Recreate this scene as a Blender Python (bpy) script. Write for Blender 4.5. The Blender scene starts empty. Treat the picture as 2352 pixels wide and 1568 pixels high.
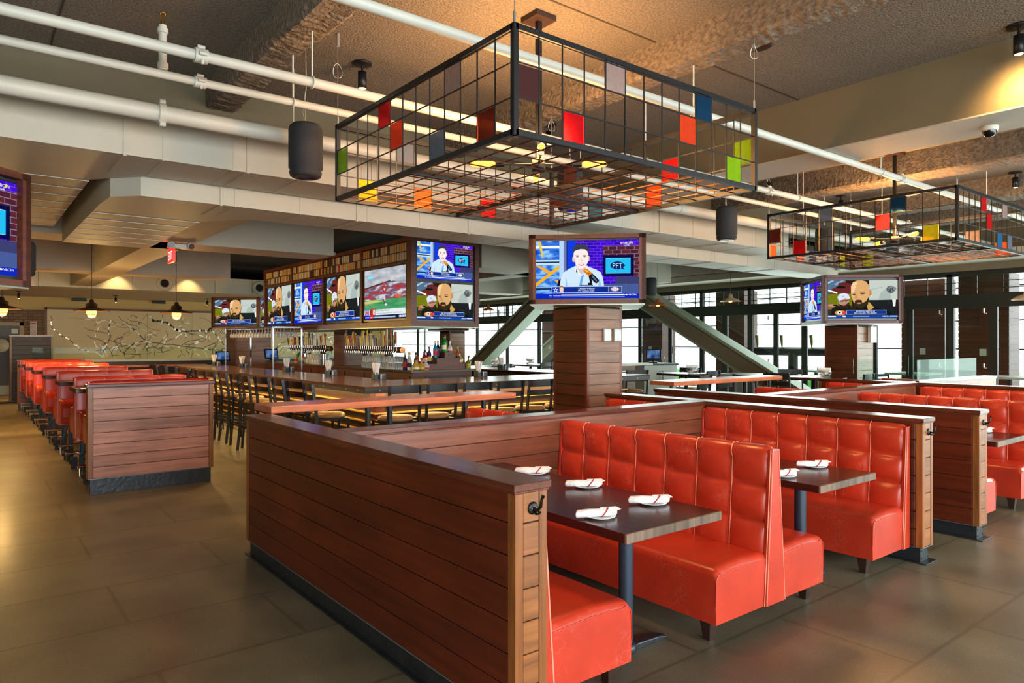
import bpy, bmesh, math, random
from mathutils import Vector, Matrix
random.seed(7)
PI = math.pi
SC = bpy.context.scene
C = SC.collection

# ------------------------------------------------------------------ materials
def lin(c):
    return tuple((x/12.92 if x <= .04045 else ((x+.055)/1.055)**2.4) for x in [v/255. for v in c])
MATS = {}
def mat(name, rgb, rough=.5, metal=0., emit=0., spec=.5, noise=0., nscale=8., bump=0., bscale=40., stretch=(1,1,1), alpha=None, coat=0., noise_rough=0.):
    if name in MATS: return MATS[name]
    m = bpy.data.materials.new(name); m.use_nodes = True; MATS[name] = m
    nt = m.node_tree; b = nt.nodes['Principled BSDF']
    col = lin(rgb)+(1,)
    b.inputs['Base Color'].default_value = col
    b.inputs['Roughness'].default_value = rough
    b.inputs['Metallic'].default_value = metal
    b.inputs['Specular IOR Level'].default_value = spec
    if coat: b.inputs['Coat Weight'].default_value = coat; b.inputs['Coat Roughness'].default_value = .12
    if emit:
        b.inputs['Emission Color'].default_value = col; b.inputs['Emission Strength'].default_value = emit
    if noise or bump or noise_rough:
        tc = nt.nodes.new('ShaderNodeTexCoord'); mp = nt.nodes.new('ShaderNodeMapping')
        mp.inputs['Scale'].default_value = stretch
        nt.links.new(tc.outputs['Object'], mp.inputs['Vector'])
        if noise or noise_rough:
            n = nt.nodes.new('ShaderNodeTexNoise'); n.inputs['Scale'].default_value = nscale; n.inputs['Detail'].default_value = 5
            nt.links.new(mp.outputs['Vector'], n.inputs['Vector'])
        if noise:
            mr = nt.nodes.new('ShaderNodeMapRange'); mr.inputs['From Min'].default_value = .25; mr.inputs['From Max'].default_value = .75
            mr.inputs['To Min'].default_value = 1-noise; mr.inputs['To Max'].default_value = 1+noise
            nt.links.new(n.outputs['Fac'], mr.inputs['Value'])
            vm = nt.nodes.new('ShaderNodeVectorMath'); vm.operation = 'SCALE'; vm.inputs[0].default_value = col[:3]
            nt.links.new(mr.outputs['Result'], vm.inputs['Scale'])
            nt.links.new(vm.outputs['Vector'], b.inputs['Base Color'])
        if noise_rough:
            mr2 = nt.nodes.new('ShaderNodeMapRange'); mr2.inputs['To Min'].default_value = max(.02, rough-noise_rough); mr2.inputs['To Max'].default_value = rough+noise_rough
            nt.links.new(n.outputs['Fac'], mr2.inputs['Value']); nt.links.new(mr2.outputs['Result'], b.inputs['Roughness'])
        if bump:
            n2 = nt.nodes.new('ShaderNodeTexNoise'); n2.inputs['Scale'].default_value = bscale; n2.inputs['Detail'].default_value = 4
            nt.links.new(mp.outputs['Vector'], n2.inputs['Vector'])
            bp = nt.nodes.new('ShaderNodeBump'); bp.inputs['Strength'].default_value = bump; bp.inputs['Distance'].default_value = .02
            nt.links.new(n2.outputs['Fac'], bp.inputs['Height']); nt.links.new(bp.outputs['Normal'], b.inputs['Normal'])
    return m

def wood(name, rgb, axis='x', plank=.131, z0=.0, rough=.35, var=.25, grain=.35, plankaxis='z', coat=0.):
    """streaky grain running along `axis`, every board its own tone"""
    if name in MATS: return MATS[name]
    m = bpy.data.materials.new(name); m.use_nodes = True; MATS[name] = m
    nt = m.node_tree; N = nt.nodes; L = nt.links; b = N['Principled BSDF']; b.inputs['Roughness'].default_value = rough
    if coat: b.inputs['Coat Weight'].default_value = coat; b.inputs['Coat Roughness'].default_value = .08
    tc = N.new('ShaderNodeTexCoord'); sp = N.new('ShaderNodeSeparateXYZ'); L.new(tc.outputs['Object'], sp.inputs[0])
    ma = N.new('ShaderNodeMath'); ma.operation = 'SUBTRACT'; L.new(sp.outputs['XYZ'.index(plankaxis.upper())], ma.inputs[0]); ma.inputs[1].default_value = z0
    md = N.new('ShaderNodeMath'); md.operation = 'DIVIDE'; L.new(ma.outputs[0], md.inputs[0]); md.inputs[1].default_value = plank
    fl = N.new('ShaderNodeMath'); fl.operation = 'FLOOR'; L.new(md.outputs[0], fl.inputs[0])
    wn = N.new('ShaderNodeTexWhiteNoise'); wn.noise_dimensions = '1D'; L.new(fl.outputs[0], wn.inputs['W'])
    mp = N.new('ShaderNodeMapping'); s = [26, 26, 26]; s['xyz'.index(axis)] = 1.6; mp.inputs['Scale'].default_value = s
    L.new(tc.outputs['Object'], mp.inputs['Vector'])
    off = N.new('ShaderNodeVectorMath'); off.operation = 'ADD'; L.new(mp.outputs[0], off.inputs[0])
    cb = N.new('ShaderNodeCombineXYZ'); mm = N.new('ShaderNodeMath'); mm.operation = 'MULTIPLY'; mm.inputs[1].default_value = 37; L.new(fl.outputs[0], mm.inputs[0])
    for i in range(3): L.new(mm.outputs[0], cb.inputs[i])
    L.new(cb.outputs[0], off.inputs[1])
    n = N.new('ShaderNodeTexNoise'); n.inputs['Scale'].default_value = 1.; n.inputs['Detail'].default_value = 6; n.inputs['Distortion'].default_value = .6
    L.new(off.outputs[0], n.inputs['Vector'])
    n3 = N.new('ShaderNodeTexNoise'); n3.inputs['Scale'].default_value = 2.2; L.new(tc.outputs['Object'], n3.inputs['Vector'])
    a = N.new('ShaderNodeMapRange'); a.inputs['From Min'].default_value = .28; a.inputs['From Max'].default_value = .72; a.inputs['To Min'].default_value = 1-grain; a.inputs['To Max'].default_value = 1+grain; L.new(n.outputs['Fac'], a.inputs['Value'])
    c = N.new('ShaderNodeMapRange'); c.inputs['To Min'].default_value = 1-var; c.inputs['To Max'].default_value = 1+var; L.new(wn.outputs['Value'], c.inputs['Value'])
    d = N.new('ShaderNodeMapRange'); d.inputs['From Min'].default_value = .3; d.inputs['From Max'].default_value = .7; d.inputs['To Min'].default_value = .8; d.inputs['To Max'].default_value = 1.2; L.new(n3.outputs['Fac'], d.inputs['Value'])
    x1 = N.new('ShaderNodeMath'); x1.operation = 'MULTIPLY'; L.new(a.outputs[0], x1.inputs[0]); L.new(c.outputs[0], x1.inputs[1])
    x2 = N.new('ShaderNodeMath'); x2.operation = 'MULTIPLY'; L.new(x1.outputs[0], x2.inputs[0]); L.new(d.outputs[0], x2.inputs[1])
    vm = N.new('ShaderNodeVectorMath'); vm.operation = 'SCALE'; vm.inputs[0].default_value = lin(rgb); L.new(x2.outputs[0], vm.inputs['Scale'])
    L.new(vm.outputs['Vector'], b.inputs['Base Color'])
    bp = N.new('ShaderNodeBump'); bp.inputs['Strength'].default_value = .12; bp.inputs['Distance'].default_value = .004; L.new(n.outputs['Fac'], bp.inputs['Height']); L.new(bp.outputs['Normal'], b.inputs['Normal'])
    return m

def leather(name, rgb):
    m = mat(name, rgb, rough=.33, noise=.16, nscale=5., spec=.5)
    nt = m.node_tree; N = nt.nodes; L = nt.links; b = N['Principled BSDF']
    b.inputs['Coat Weight'].default_value = .18; b.inputs['Coat Roughness'].default_value = .22
    tc = N.new('ShaderNodeTexCoord')
    nz = N.new('ShaderNodeTexNoise'); nz.inputs['Scale'].default_value = 6.; nz.inputs['Detail'].default_value = 3; L.new(tc.outputs['Object'], nz.inputs['Vector'])
    mx = N.new('ShaderNodeMix'); mx.data_type = 'VECTOR'; mx.inputs[0].default_value = .25
    L.new(tc.outputs['Object'], mx.inputs[4]); L.new(nz.outputs['Color'], mx.inputs[5])
    v = N.new('ShaderNodeTexVoronoi'); v.feature = 'DISTANCE_TO_EDGE'; v.inputs['Scale'].default_value = 17.; L.new(mx.outputs[1], v.inputs['Vector'])
    r = N.new('ShaderNodeMapRange'); r.inputs['From Max'].default_value = .05; r.inputs['To Min'].default_value = 1; r.inputs['To Max'].default_value = 0; L.new(v.outputs['Distance'], r.inputs['Value'])
    n4 = N.new('ShaderNodeTexNoise'); n4.inputs['Scale'].default_value = 3.; L.new(tc.outputs['Object'], n4.inputs['Vector'])
    r4 = N.new('ShaderNodeMapRange'); r4.inputs['From Min'].default_value = .45; r4.inputs['From Max'].default_value = .7; r4.inputs['To Max'].default_value = .14; L.new(n4.outputs['Fac'], r4.inputs['Value'])
    mu = N.new('ShaderNodeMath'); mu.operation = 'MULTIPLY'; L.new(r.outputs[0], mu.inputs[0]); L.new(r4.outputs[0], mu.inputs[1])
    src = b.inputs['Base Color'].links[0].from_socket
    mc = N.new('ShaderNodeMix'); mc.data_type = 'RGBA'; L.new(mu.outputs[0], mc.inputs[0]); L.new(src, mc.inputs[6]); mc.inputs[7].default_value = lin((250, 190, 165))+(1,)
    L.new(mc.outputs[2], b.inputs['Base Color'])
    nb = N.new('ShaderNodeTexNoise'); nb.inputs['Scale'].default_value = 150.; L.new(tc.outputs['Object'], nb.inputs['Vector'])
    bp = N.new('ShaderNodeBump'); bp.inputs['Strength'].default_value = .08; bp.inputs['Distance'].default_value = .003; L.new(nb.outputs['Fac'], bp.inputs['Height']); L.new(bp.outputs['Normal'], b.inputs['Normal'])
    return m

def glassmat(name, rgb, refl=.12, rough=.02):
    if name in MATS: return MATS[name]
    m = bpy.data.materials.new(name); m.use_nodes = True; MATS[name] = m
    nt = m.node_tree; N = nt.nodes; L = nt.links; N.remove(N['Principled BSDF'])
    t = N.new('ShaderNodeBsdfTransparent'); t.inputs[0].default_value = lin(rgb)+(1,)
    g = N.new('ShaderNodeBsdfGlossy'); g.inputs['Roughness'].default_value = rough
    fr = N.new('ShaderNodeFresnel'); fr.inputs['IOR'].default_value = 1.45
    ma = N.new('ShaderNodeMath'); ma.operation = 'MULTIPLY_ADD'; ma.inputs[1].default_value = .45; ma.inputs[2].default_value = .0; ma.use_clamp = True; L.new(fr.outputs[0], ma.inputs[0])
    mx = N.new('ShaderNodeMixShader'); L.new(ma.outputs[0], mx.inputs[0]); L.new(t.outputs[0], mx.inputs[1]); L.new(g.outputs[0], mx.inputs[2])
    L.new(mx.outputs[0], N['Material Output'].inputs['Surface'])
    return m

def mat_screen():
    m = glassmat('low screen glass', (240, 250, 246))
    for nd in m.node_tree.nodes:
        if nd.type == 'MATH': nd.inputs[1].default_value = .12
    return m
def pane(name, rgb):
    """coloured translucent glass of the light cages"""
    m = mat(name, rgb, rough=.25, noise=.1, nscale=30)
    b = m.node_tree.nodes['Principled BSDF']; b.inputs['Transmission Weight'].default_value = .45; b.inputs['IOR'].default_value = 1.1
    return m

def emis(rgb, s=1.):
    k = 'screen_%d_%d_%d_%d' % (rgb[0], rgb[1], rgb[2], int(s*100))
    if k in MATS: return MATS[k]
    m = bpy.data.materials.new(k); m.use_nodes = True; MATS[k] = m
    nt = m.node_tree; N = nt.nodes; N.remove(N['Principled BSDF'])
    e = N.new('ShaderNodeEmission'); e.inputs[0].default_value = lin(rgb)+(1,); e.inputs[1].default_value = s
    nt.links.new(e.outputs[0], N['Material Output'].inputs['Surface'])
    return m

def emis_tex(name, kind, c1, c2, c3=None, scale=5., s=1., stretch=(1,1,1)):
    if name in MATS: return MATS[name]
    m = bpy.data.materials.new(name); m.use_nodes = True; MATS[name] = m
    nt = m.node_tree; N = nt.nodes; L = nt.links; N.remove(N['Principled BSDF'])
    e = N.new('ShaderNodeEmission'); e.inputs[1].default_value = s
    tc = N.new('ShaderNodeTexCoord'); mp = N.new('ShaderNodeMapping'); mp.inputs['Scale'].default_value = stretch; L.new(tc.outputs['Object'], mp.inputs[0])
    if kind == 'brick':
        mp.inputs['Rotation'].default_value = (PI/2, 0, 0)
        t = N.new('ShaderNodeTexBrick'); t.inputs['Scale'].default_value = scale; t.inputs['Color1'].default_value = lin(c1)+(1,); t.inputs['Color2'].default_value = lin(c2)+(1,); t.inputs['Mortar'].default_value = lin(c3)+(1,)
        t.inputs['Mortar Size'].default_value = .03; t.inputs['Brick Width'].default_value = .9; t.inputs['Row Height'].default_value = .4
        L.new(mp.outputs[0], t.inputs['Vector']); L.new(t.outputs['Color'], e.inputs[0])
    else:
        t = N.new('ShaderNodeTexNoise'); t.inputs['Scale'].default_value = scale; t.inputs['Detail'].default_value = 4; L.new(mp.outputs[0], t.inputs['Vector'])
        r = N.new('ShaderNodeValToRGB'); r.color_ramp.elements[0].position = .36; r.color_ramp.elements[0].color = lin(c1)+(1,)
        r.color_ramp.elements[1].position = .64; r.color_ramp.elements[1].color = lin(c2)+(1,)
        if c3:
            el = r.color_ramp.elements.new(.5); el.color = lin(c3)+(1,)
        L.new(t.outputs['Fac'], r.inputs[0]); L.new(r.outputs[0], e.inputs[0])
    L.new(e.outputs[0], N['Material Output'].inputs['Surface'])
    return m

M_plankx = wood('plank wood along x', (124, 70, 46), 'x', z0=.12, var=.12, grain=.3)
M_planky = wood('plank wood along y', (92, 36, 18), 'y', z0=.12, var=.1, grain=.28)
M_endwood = wood('end block wood', (140, 86, 46), 'x', z0=.12, var=.12)
M_stile = wood('stile wood', (138, 82, 40), 'z', plank=5, var=.05)
M_stiled = wood('dark stile wood', (104, 46, 28), 'z', plank=5, var=.05)
M_capx = wood('cap wood along x', (98, 50, 34), 'x', plank=9, rough=.2, var=.03)
M_capy = wood('cap wood along y', (98, 50, 34), 'y', plank=9, rough=.2, var=.03)
M_rail = wood('drink rail wood', (196, 112, 72), 'x', plank=9, rough=.2, var=.03, grain=.25)
M_table = wood('table wood', (58, 26, 22), 'y', plank=.07, rough=.2, var=.18, grain=.25, plankaxis='x')
M_tedge = wood('table edge wood', (112, 90, 74), 'z', plank=.045, rough=.3, var=.25, plankaxis='x')
M_bartop = wood('bar top wood', (120, 84, 56), 'y', plank=9, rough=.16, var=.03, grain=.2)
M_cab = wood('cabinet wood', (92, 44, 28), 'x', plank=9, rough=.4, var=.03)
M_colx = wood('column boards', (120, 80, 54), 'x', plank=.125, z0=0, var=.2)  # lit column faces, painted lighter than the sides
M_coly = wood('column boards shaded', (84, 42, 24), 'y', plank=.125, z0=0, var=.2)  # same column boards, painted darker for the shaded faces
M_dark = mat('dark wood', (52, 32, 24), .45, noise=.2, nscale=12, stretch=(1, 1, 4))
M_groove = mat('groove shadow gap', (26, 15, 11), .8)
M_leather = leather('red leather', (196, 56, 32))
M_pipe_seam = mat('pale seam piping', (236, 146, 116), .5)
M_black = mat('black metal', (22, 23, 25), .42, metal=.2, noise=.15, nscale=20)
M_steel = mat('dark blue steel', (58, 64, 70), .38, metal=.55, noise=.25, nscale=14, bump=.2, bscale=30)
M_chrome = mat('chrome', (210, 210, 210), .15, metal=1)
M_brass = mat('brass', (206, 160, 84), .25, metal=1)
M_bolt = mat('bolt', (200, 200, 196), .3, metal=.8)
M_white = mat('white paint pipe', (198, 198, 186), .45, noise=.05, nscale=6)
M_duct = mat('painted duct', (184, 181, 166), .5, noise=.04, nscale=3, bump=.15, bscale=120)
M_ductseam = mat('duct seam', (120, 116, 106), .6)
M_soffit = mat('painted soffit', (174, 168, 152), .6, noise=.04, nscale=2, bump=.15, bscale=140)
M_olive = mat('olive plaster', (108, 101, 78), .7, noise=.08, nscale=1.5, bump=.2, bscale=140)
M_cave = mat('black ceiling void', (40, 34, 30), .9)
M_ceramic = mat('white ceramic', (242, 242, 240), .15)
M_linen = mat('white linen', (240, 240, 240), .8, bump=.3, bscale=90)
M_redline = mat('red napkin stripe', (170, 40, 48), .8)
M_fabric = mat('speaker grille', (36, 38, 42), .7, noise=.2, nscale=90, bump=.3, bscale=300)
M_gloss = mat('glossy black', (12, 12, 14), .12)
M_tan = mat('tan seat vinyl', (176, 136, 84), .35, noise=.15, nscale=10)
M_bulb = mat('glowing filament tube', (255, 150, 52), .3, emit=3.4)
M_bulbw = mat('warm bulb', (255, 170, 70), .3, emit=6.)
M_lens = mat('lit lamp lens', (255, 200, 110), .3, emit=14.)
M_panel = mat('cream mural panel', (208, 188, 138), .4, noise=.04, nscale=2)
M_mirror = mat('mirror strip', (214, 206, 186), .3, metal=.7)
M_roads = mat('dark road strip', (88, 70, 48), .3, metal=.6)
M_window = glassmat('window glass', (244, 250, 248))
M_glassware = mat('glassware', (236, 240, 240), .06); M_glassware.node_tree.nodes['Principled BSDF'].inputs['Transmission Weight'].default_value = .55
M_frame = mat('dark green window frame', (34, 44, 40), .4, metal=.3)
M_pants = mat('straw', (252, 250, 246), .5)
M_caddy = mat('slate caddy', (58, 70, 80), .5)
M_concf = None

# ------------------------------------------------------------------ mesh tools
class MB:
    def __init__(s): s.v = []; s.f = []; s.m = []; s.sm = []
    def add(s, vs, fs, m=0, smooth=False):
        o = len(s.v); s.v += [tuple(v) for v in vs]
        for f in fs: s.f.append(tuple(i+o for i in f)); s.m.append(m); s.sm.append(smooth)
        return s
    def box(s, x0, y0, z0, x1, y1, z1, m=0):
        if x0 > x1: x0, x1 = x1, x0
        if y0 > y1: y0, y1 = y1, y0
        if z0 > z1: z0, z1 = z1, z0
        return s.add([(x0,y0,z0),(x1,y0,z0),(x1,y1,z0),(x0,y1,z0),(x0,y0,z1),(x1,y0,z1),(x1,y1,z1),(x0,y1,z1)],
                     [(0,3,2,1),(4,5,6,7),(0,1,5,4),(1,2,6,5),(2,3,7,6),(3,0,4,7)], m)
    def obox(s, c, hx, hy, hz, R=None, m=0):
        R = R or Matrix.Identity(3); c = Vector(c)
        vs = [c+R @ Vector((a*hx, b*hy, d*hz)) for d in (-1, 1) for a, b in ((-1,-1),(1,-1),(1,1),(-1,1))]
        return s.add(vs, [(0,3,2,1),(4,5,6,7),(0,1,5,4),(1,2,6,5),(2,3,7,6),(3,0,4,7)], m)
    def bar(s, p, q, w, h=None, m=0, up=(0,0,1)):
        p = Vector(p); q = Vector(q); d = (q-p); L = d.length; d.normalize(); u = Vector(up)
        if abs(d.dot(u)) > .98: u = Vector((0, 1, 0))
        a = d.cross(u).normalized(); b = a.cross(d).normalized()
        R = Matrix((a, d, b)).transposed()
        return s.obox((p+q)/2, w/2, L/2, (h or w)/2, R, m)
    def tube(s, pts, r, n=10, m=0, cap=True):
        pts = [Vector(p) for p in pts]; rs = r if isinstance(r, (list, tuple)) else [r]*len(pts)
        vs = []; fs = []; prev = None
        for i, p in enumerate(pts):
            d = (pts[min(i+1, len(pts)-1)]-pts[max(i-1, 0)]).normalized()
            if prev is None:
                u = Vector((0, 0, 1)) if abs(d.z) < .9 else Vector((1, 0, 0)); a = d.cross(u).normalized()
            else:
                a = (prev-d*prev.dot(d)).normalized()
            prev = a; b = d.cross(a)
            vs += [p+(a*math.cos(2*PI*k/n)+b*math.sin(2*PI*k/n))*rs[i] for k in range(n)]
        for i in range(len(pts)-1):
            for k in range(n): fs.append((i*n+k, i*n+(k+1) % n, (i+1)*n+(k+1) % n, (i+1)*n+k))
        s.add(vs, fs, m, True)
        if cap:
            s.add(vs[:n], [tuple(reversed(range(n)))], m); s.add(vs[-n:], [tuple(range(n))], m)
        return s
    def lathe(s, prof, o=(0,0,0), n=20, m=0, smooth=True):
        vs = []; fs = []
        for r, z in prof: vs += [(o[0]+r*math.cos(2*PI*k/n), o[1]+r*math.sin(2*PI*k/n), o[2]+z) for k in range(n)]
        for i in range(len(prof)-1):
            for k in range(n): fs.append((i*n+k, i*n+(k+1) % n, (i+1)*n+(k+1) % n, (i+1)*n+k))
        return s.add(vs, fs, m, smooth)
    def prism(s, poly, a, b, axis='y', m=0):
        """poly in the plane normal to axis: y -> (x,z), x -> (y,z), z -> (x,y)"""
        def P(u, v, w): return {'y': (u, w, v), 'x': (w, u, v), 'z': (u, v, w)}[axis]
        n = len(poly); vs = [P(u, v, a) for u, v in poly]+[P(u, v, b) for u, v in poly]
        fs = [tuple(range(n)), tuple(reversed(range(n, 2*n)))]+[(i, i+n, (i+1) % n+n, (i+1) % n) for i in range(n)]
        return s.add(vs, fs, m)
    def grid(s, P, nu, nv, m=0, smooth=True):
        vs = [P(i/nu, j/nv) for j in range(nv+1) for i in range(nu+1)]
        fs = [(j*(nu+1)+i, j*(nu+1)+i+1, (j+1)*(nu+1)+i+1, (j+1)*(nu+1)+i) for j in range(nv) for i in range(nu)]
        return s.add(vs, fs, m, smooth)
    def build(s, name, mats, parent=None, bevel=0, seg=2, loc=None):
        me = bpy.data.meshes.new(name); me.from_pydata(s.v, [], s.f)
        if not isinstance(mats, (list, tuple)): mats = [mats]
        for mm in mats: me.materials.append(mm)
        me.polygons.foreach_set('material_index', s.m); me.polygons.foreach_set('use_smooth', s.sm)
        bm = bmesh.new(); bm.from_mesh(me); bmesh.ops.recalc_face_normals(bm, faces=bm.faces); bm.to_mesh(me); bm.free()
        me.update()
        o = bpy.data.objects.new(name, me); C.objects.link(o)
        if parent: o.parent = parent
        if loc: o.location = loc
        if bevel:
            b = o.modifiers.new('bevel', 'BEVEL'); b.width = bevel; b.segments = seg; b.limit_method = 'ANGLE'; b.angle_limit = .6
            b.harden_normals = False
        return o

def tag(o, label, cat, group=None):
    o['label'] = label; o['category'] = cat
    if group: o['group'] = group
    return o
def thing(name, label, cat, loc=(0,0,0), rz=0, group=None):
    o = bpy.data.objects.new(name, None); C.objects.link(o); o.location = loc; o.rotation_euler = (0, 0, rz); o.empty_display_size = .05
    return tag(o, label, cat, group)
def struct(o):
    o['kind'] = 'structure'; return o
def dup(r, loc=None, rz=None, label=None, group=None):
    def cp(o, par):
        c = o.copy(); C.objects.link(c); c.parent = par
        for ch in list(o.children): cp(ch, c)
        return c
    c = cp(r, None)
    if loc is not None: c.location = loc
    if rz is not None: c.rotation_euler = (0, 0, rz)
    if label: c['label'] = label
    if group: c['group'] = group
    return c
ORD = ['first', 'second', 'third', 'fourth', 'fifth', 'sixth', 'seventh', 'eighth', 'ninth', 'tenth', 'eleventh', 'twelfth', 'thirteenth', 'fourteenth', 'fifteenth', 'sixteenth', 'seventeenth', 'eighteenth', 'nineteenth', 'twentieth']

_tx = {}
def textpolys(body):
    if body in _tx: return _tx[body]
    cu = bpy.data.curves.new('t', 'FONT'); cu.body = body; cu.align_x = 'LEFT'; cu.resolution_u = 2
    ob = bpy.data.objects.new('t', cu); C.objects.link(ob); dg = bpy.context.evaluated_depsgraph_get(); dg.update()
    me = bpy.data.meshes.new_from_object(ob.evaluated_get(dg))
    vs = [tuple(v.co) for v in me.vertices]; fs = [tuple(p.vertices) for p in me.polygons]
    bpy.data.objects.remove(ob); bpy.data.curves.remove(cu); bpy.data.meshes.remove(me)
    x0 = min(v[0] for v in vs); x1 = max(v[0] for v in vs); y0 = min(v[1] for v in vs); y1 = max(v[1] for v in vs)
    _tx[body] = (vs, fs, x0, x1, y0, y1); return _tx[body]

class Flat:
    """picture shown on a screen: flat shapes on the glass, drawn in unit coordinates (width 1, x right, z up)"""
    def __init__(s): s.mb = MB(); s.mats = []; s.layer = 0
    def mi(s, m):
        if isinstance(m, tuple): m = emis(m)
        if m not in s.mats: s.mats.append(m)
        return s.mats.index(m)
    def poly(s, pts, m, keep=False):
        if not keep: s.layer += 1
        y = -.00012*s.layer
        s.mb.add([(x, y, z) for x, z in pts], [tuple(range(len(pts)))], s.mi(m)); return s
    def rect(s, x0, z0, x1, z1, m): return s.poly([(x0, z0), (x1, z0), (x1, z1), (x0, z1)], m)
    def ell(s, cx, cz, rx, rz, m, n=28, rot=0):
        return s.poly([(cx+rx*math.cos(t)*math.cos(rot)-rz*math.sin(t)*math.sin(rot), cz+rx*math.cos(t)*math.sin(rot)+rz*math.sin(t)*math.cos(rot)) for t in [2*PI*k/n for k in range(n)]], m)
    def text(s, body, cx, cz, w, h, m):
        vs, fs, x0, x1, y0, y1 = textpolys(body); s.layer += 1; y = -.00012*s.layer
        s.mb.add([(cx-w/2+(v[0]-x0)/(x1-x0)*w, y, cz-h/2+(v[1]-y0)/(y1-y0)*h) for v in vs], fs, s.mi(m)); return s

# ------------------------------------------------------------------ pictures on the screens
def program_studio():
    F = Flat()
    def A(pts): return [((x-1112)/1995., (657-y)/1995.) for x, y in pts]
    P = lambda pts, m: F.poly(A(pts), m)
    def R(x0, y0, x1, y1, m): P([(x0, y1), (x1, y1), (x1, y0), (x0, y0)], m)
    def EL(cx, cy, rx, ry, m, rot=0): F.ell((cx-1112)/1995., (657-cy)/1995., rx/1995., ry/1995., m, rot=rot)
    def T(b, x0, y0, x1, y1, m=(255, 255, 255)): F.text(b, ((x0+x1)/2-1112)/1995., (657-(y0+y1)/2)/1995., (x1-x0)/1995., abs(y1-y0)/1995., m)
    brick1 = emis_tex('screen violet brick', 'brick', (70, 20, 215), (40, 10, 170), (120, 60, 235), 14., 1.0)
    brick2 = emis_tex('screen red brick', 'brick', (112, 44, 52), (80, 34, 58), (150, 140, 160), 11., .8)
    blur = emis_tex('screen blue blur', 'noise', (20, 70, 190), (150, 205, 250), (50, 120, 225), 9., 1.0, (1, 1, 2))
    R(115, 100, 2110, 1215, (30, 30, 190))
    R(115, 100, 590, 1130, blur)
    for y0, y1, c in ((195, 245, (235, 245, 255)), (470, 500, (205, 230, 255)), (500, 525, (24, 40, 70)), (525, 570, (190, 225, 250)), (780, 830, (130, 180, 240)), (985, 1010, (130, 170, 220)), (1012, 1040, (24, 40, 70))): R(115, y0, 590, y1, c)
    P([(175, 110), (225, 110), (280, 410), (245, 415)], (250, 196, 40))
    P([(125, 575), (200, 575), (420, 690), (360, 735)], (245, 170, 50))
    P([(115, 930), (115, 1000), (585, 640), (580, 570)], (250, 180, 20))
    P([(490, 860), (540, 850), (600, 900), (560, 930)], (250, 180, 20))
    R(585, 100, 670, 1000, (176, 208, 250)); R(670, 100, 725, 900, (110, 120, 170)); R(722, 100, 735, 800, (16, 20, 60))
    R(735, 100, 905, 800, (14, 60, 225))
    R(905, 100, 2110, 1000, brick1); R(1425, 210, 2110, 390, brick2); R(1990, 380, 2110, 800, brick2); R(1650, 800, 2110, 1010, (60, 62, 110))
    R(905, 940, 2110, 1140, (70, 90, 150))
    # monitor on the set wall
    R(1420, 390, 2000, 790, (10, 14, 70)); R(1470, 445, 1940, 740, (36, 190, 240))
    P([(1475, 740), (1935, 740), (1935, 735), (1475, 735)], (190, 240, 255)); R(1475, 445, 1935, 452, (190, 240, 255))
    EL(1690, 590, 130, 76, (18, 34, 110)); P([(1740, 640), (1790, 620), (1832, 675)], (18, 34, 110)); P([(1790, 560), (1848, 590), (1790, 625)], (18, 34, 110))
    T('PFT', 1602, 545, 1785, 645, (196, 236, 250))
    # presenter
    P([(540, 985), (560, 880), (610, 830), (640, 985)], (16, 18, 30))
    P([(590, 985), (620, 800), (660, 720), (760, 650), (900, 585), (940, 560), (1090, 560), (1130, 600), (1290, 665), (1380, 720), (1420, 830), (1440, 985)], (206, 230, 252))
    P([(700, 985), (720, 800), (745, 985)], (160, 200, 240)); P([(960, 985), (1000, 800), (1060, 745), (1010, 985)], (110, 170, 230)); P([(1330, 985), (1350, 800), (1385, 985)], (150, 195, 240))
    P([(900, 560), (1110, 540), (1100, 640), (1040, 735), (1000, 750), (930, 660)], (222, 190, 186))
    P([(895, 600), (935, 640), (1005, 770), (960, 760), (890, 690)], (232, 244, 255)); P([(1110, 590), (1140, 640), (1080, 700), (1050, 740)], (232, 244, 255))
    P([(915, 640), (930, 660), (935, 740), (905, 700)], (30, 50, 110))
    EL(855, 460, 22, 55, (236, 196, 196)); EL(1148, 450, 18, 52, (226, 180, 190))
    P([(845, 330), (850, 230), (900, 185), (960, 162), (1060, 170), (1130, 210), (1158, 270), (1150, 400), (850, 400)], (58, 60, 84))
    P([(860, 345), (880, 300), (940, 280), (1000, 268), (1080, 275), (1120, 310), (1135, 360), (1140, 440), (1125, 530), (1090, 600), (1030, 645), (960, 640), (900, 580), (870, 500), (858, 420)], (250, 234, 230))
    P([(862, 420), (890, 470), (905, 560), (940, 625), (900, 580), (870, 500)], (226, 190, 196))
    P([(1000, 420), (1035, 500), (1000, 510), (985, 500)], (236, 206, 204))
    R(895, 388, 965, 398, (96, 78, 84)); R(1035, 386, 1105, 396, (96, 78, 84))
    EL(932, 414, 26, 9, (110, 90, 100)); EL(1068, 412, 25, 9, (110, 90, 100))
    EL(1008, 560, 58, 28, (196, 120, 130)); P([(962, 545), (1054, 540), (1040, 565), (975, 568)], (250, 246, 246))
    # microphone
    P([(1040, 690), (1060, 650), (1110, 642), (1215, 735), (1150, 790)], (214, 120, 20)); P([(1060, 672), (1100, 660), (1150, 705), (1110, 712)], (250, 180, 70))
    P([(1150, 790), (1215, 735), (1345, 865), (1335, 905), (1290, 930), (1250, 905)], (22, 26, 40)); P([(1200, 790), (1225, 770), (1310, 880), (1290, 895)], (90, 110, 150))
    P([(1145, 780), (1175, 775), (1215, 890), (1200, 960), (1180, 960)], (20, 22, 34)); R(1130, 915, 1215, 975, (20, 22, 34))
    # captions
    R(990, 955, 1225, 995, (10, 12, 30)); T('ON THE PHONE', 1008, 962, 1205, 985)
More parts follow.
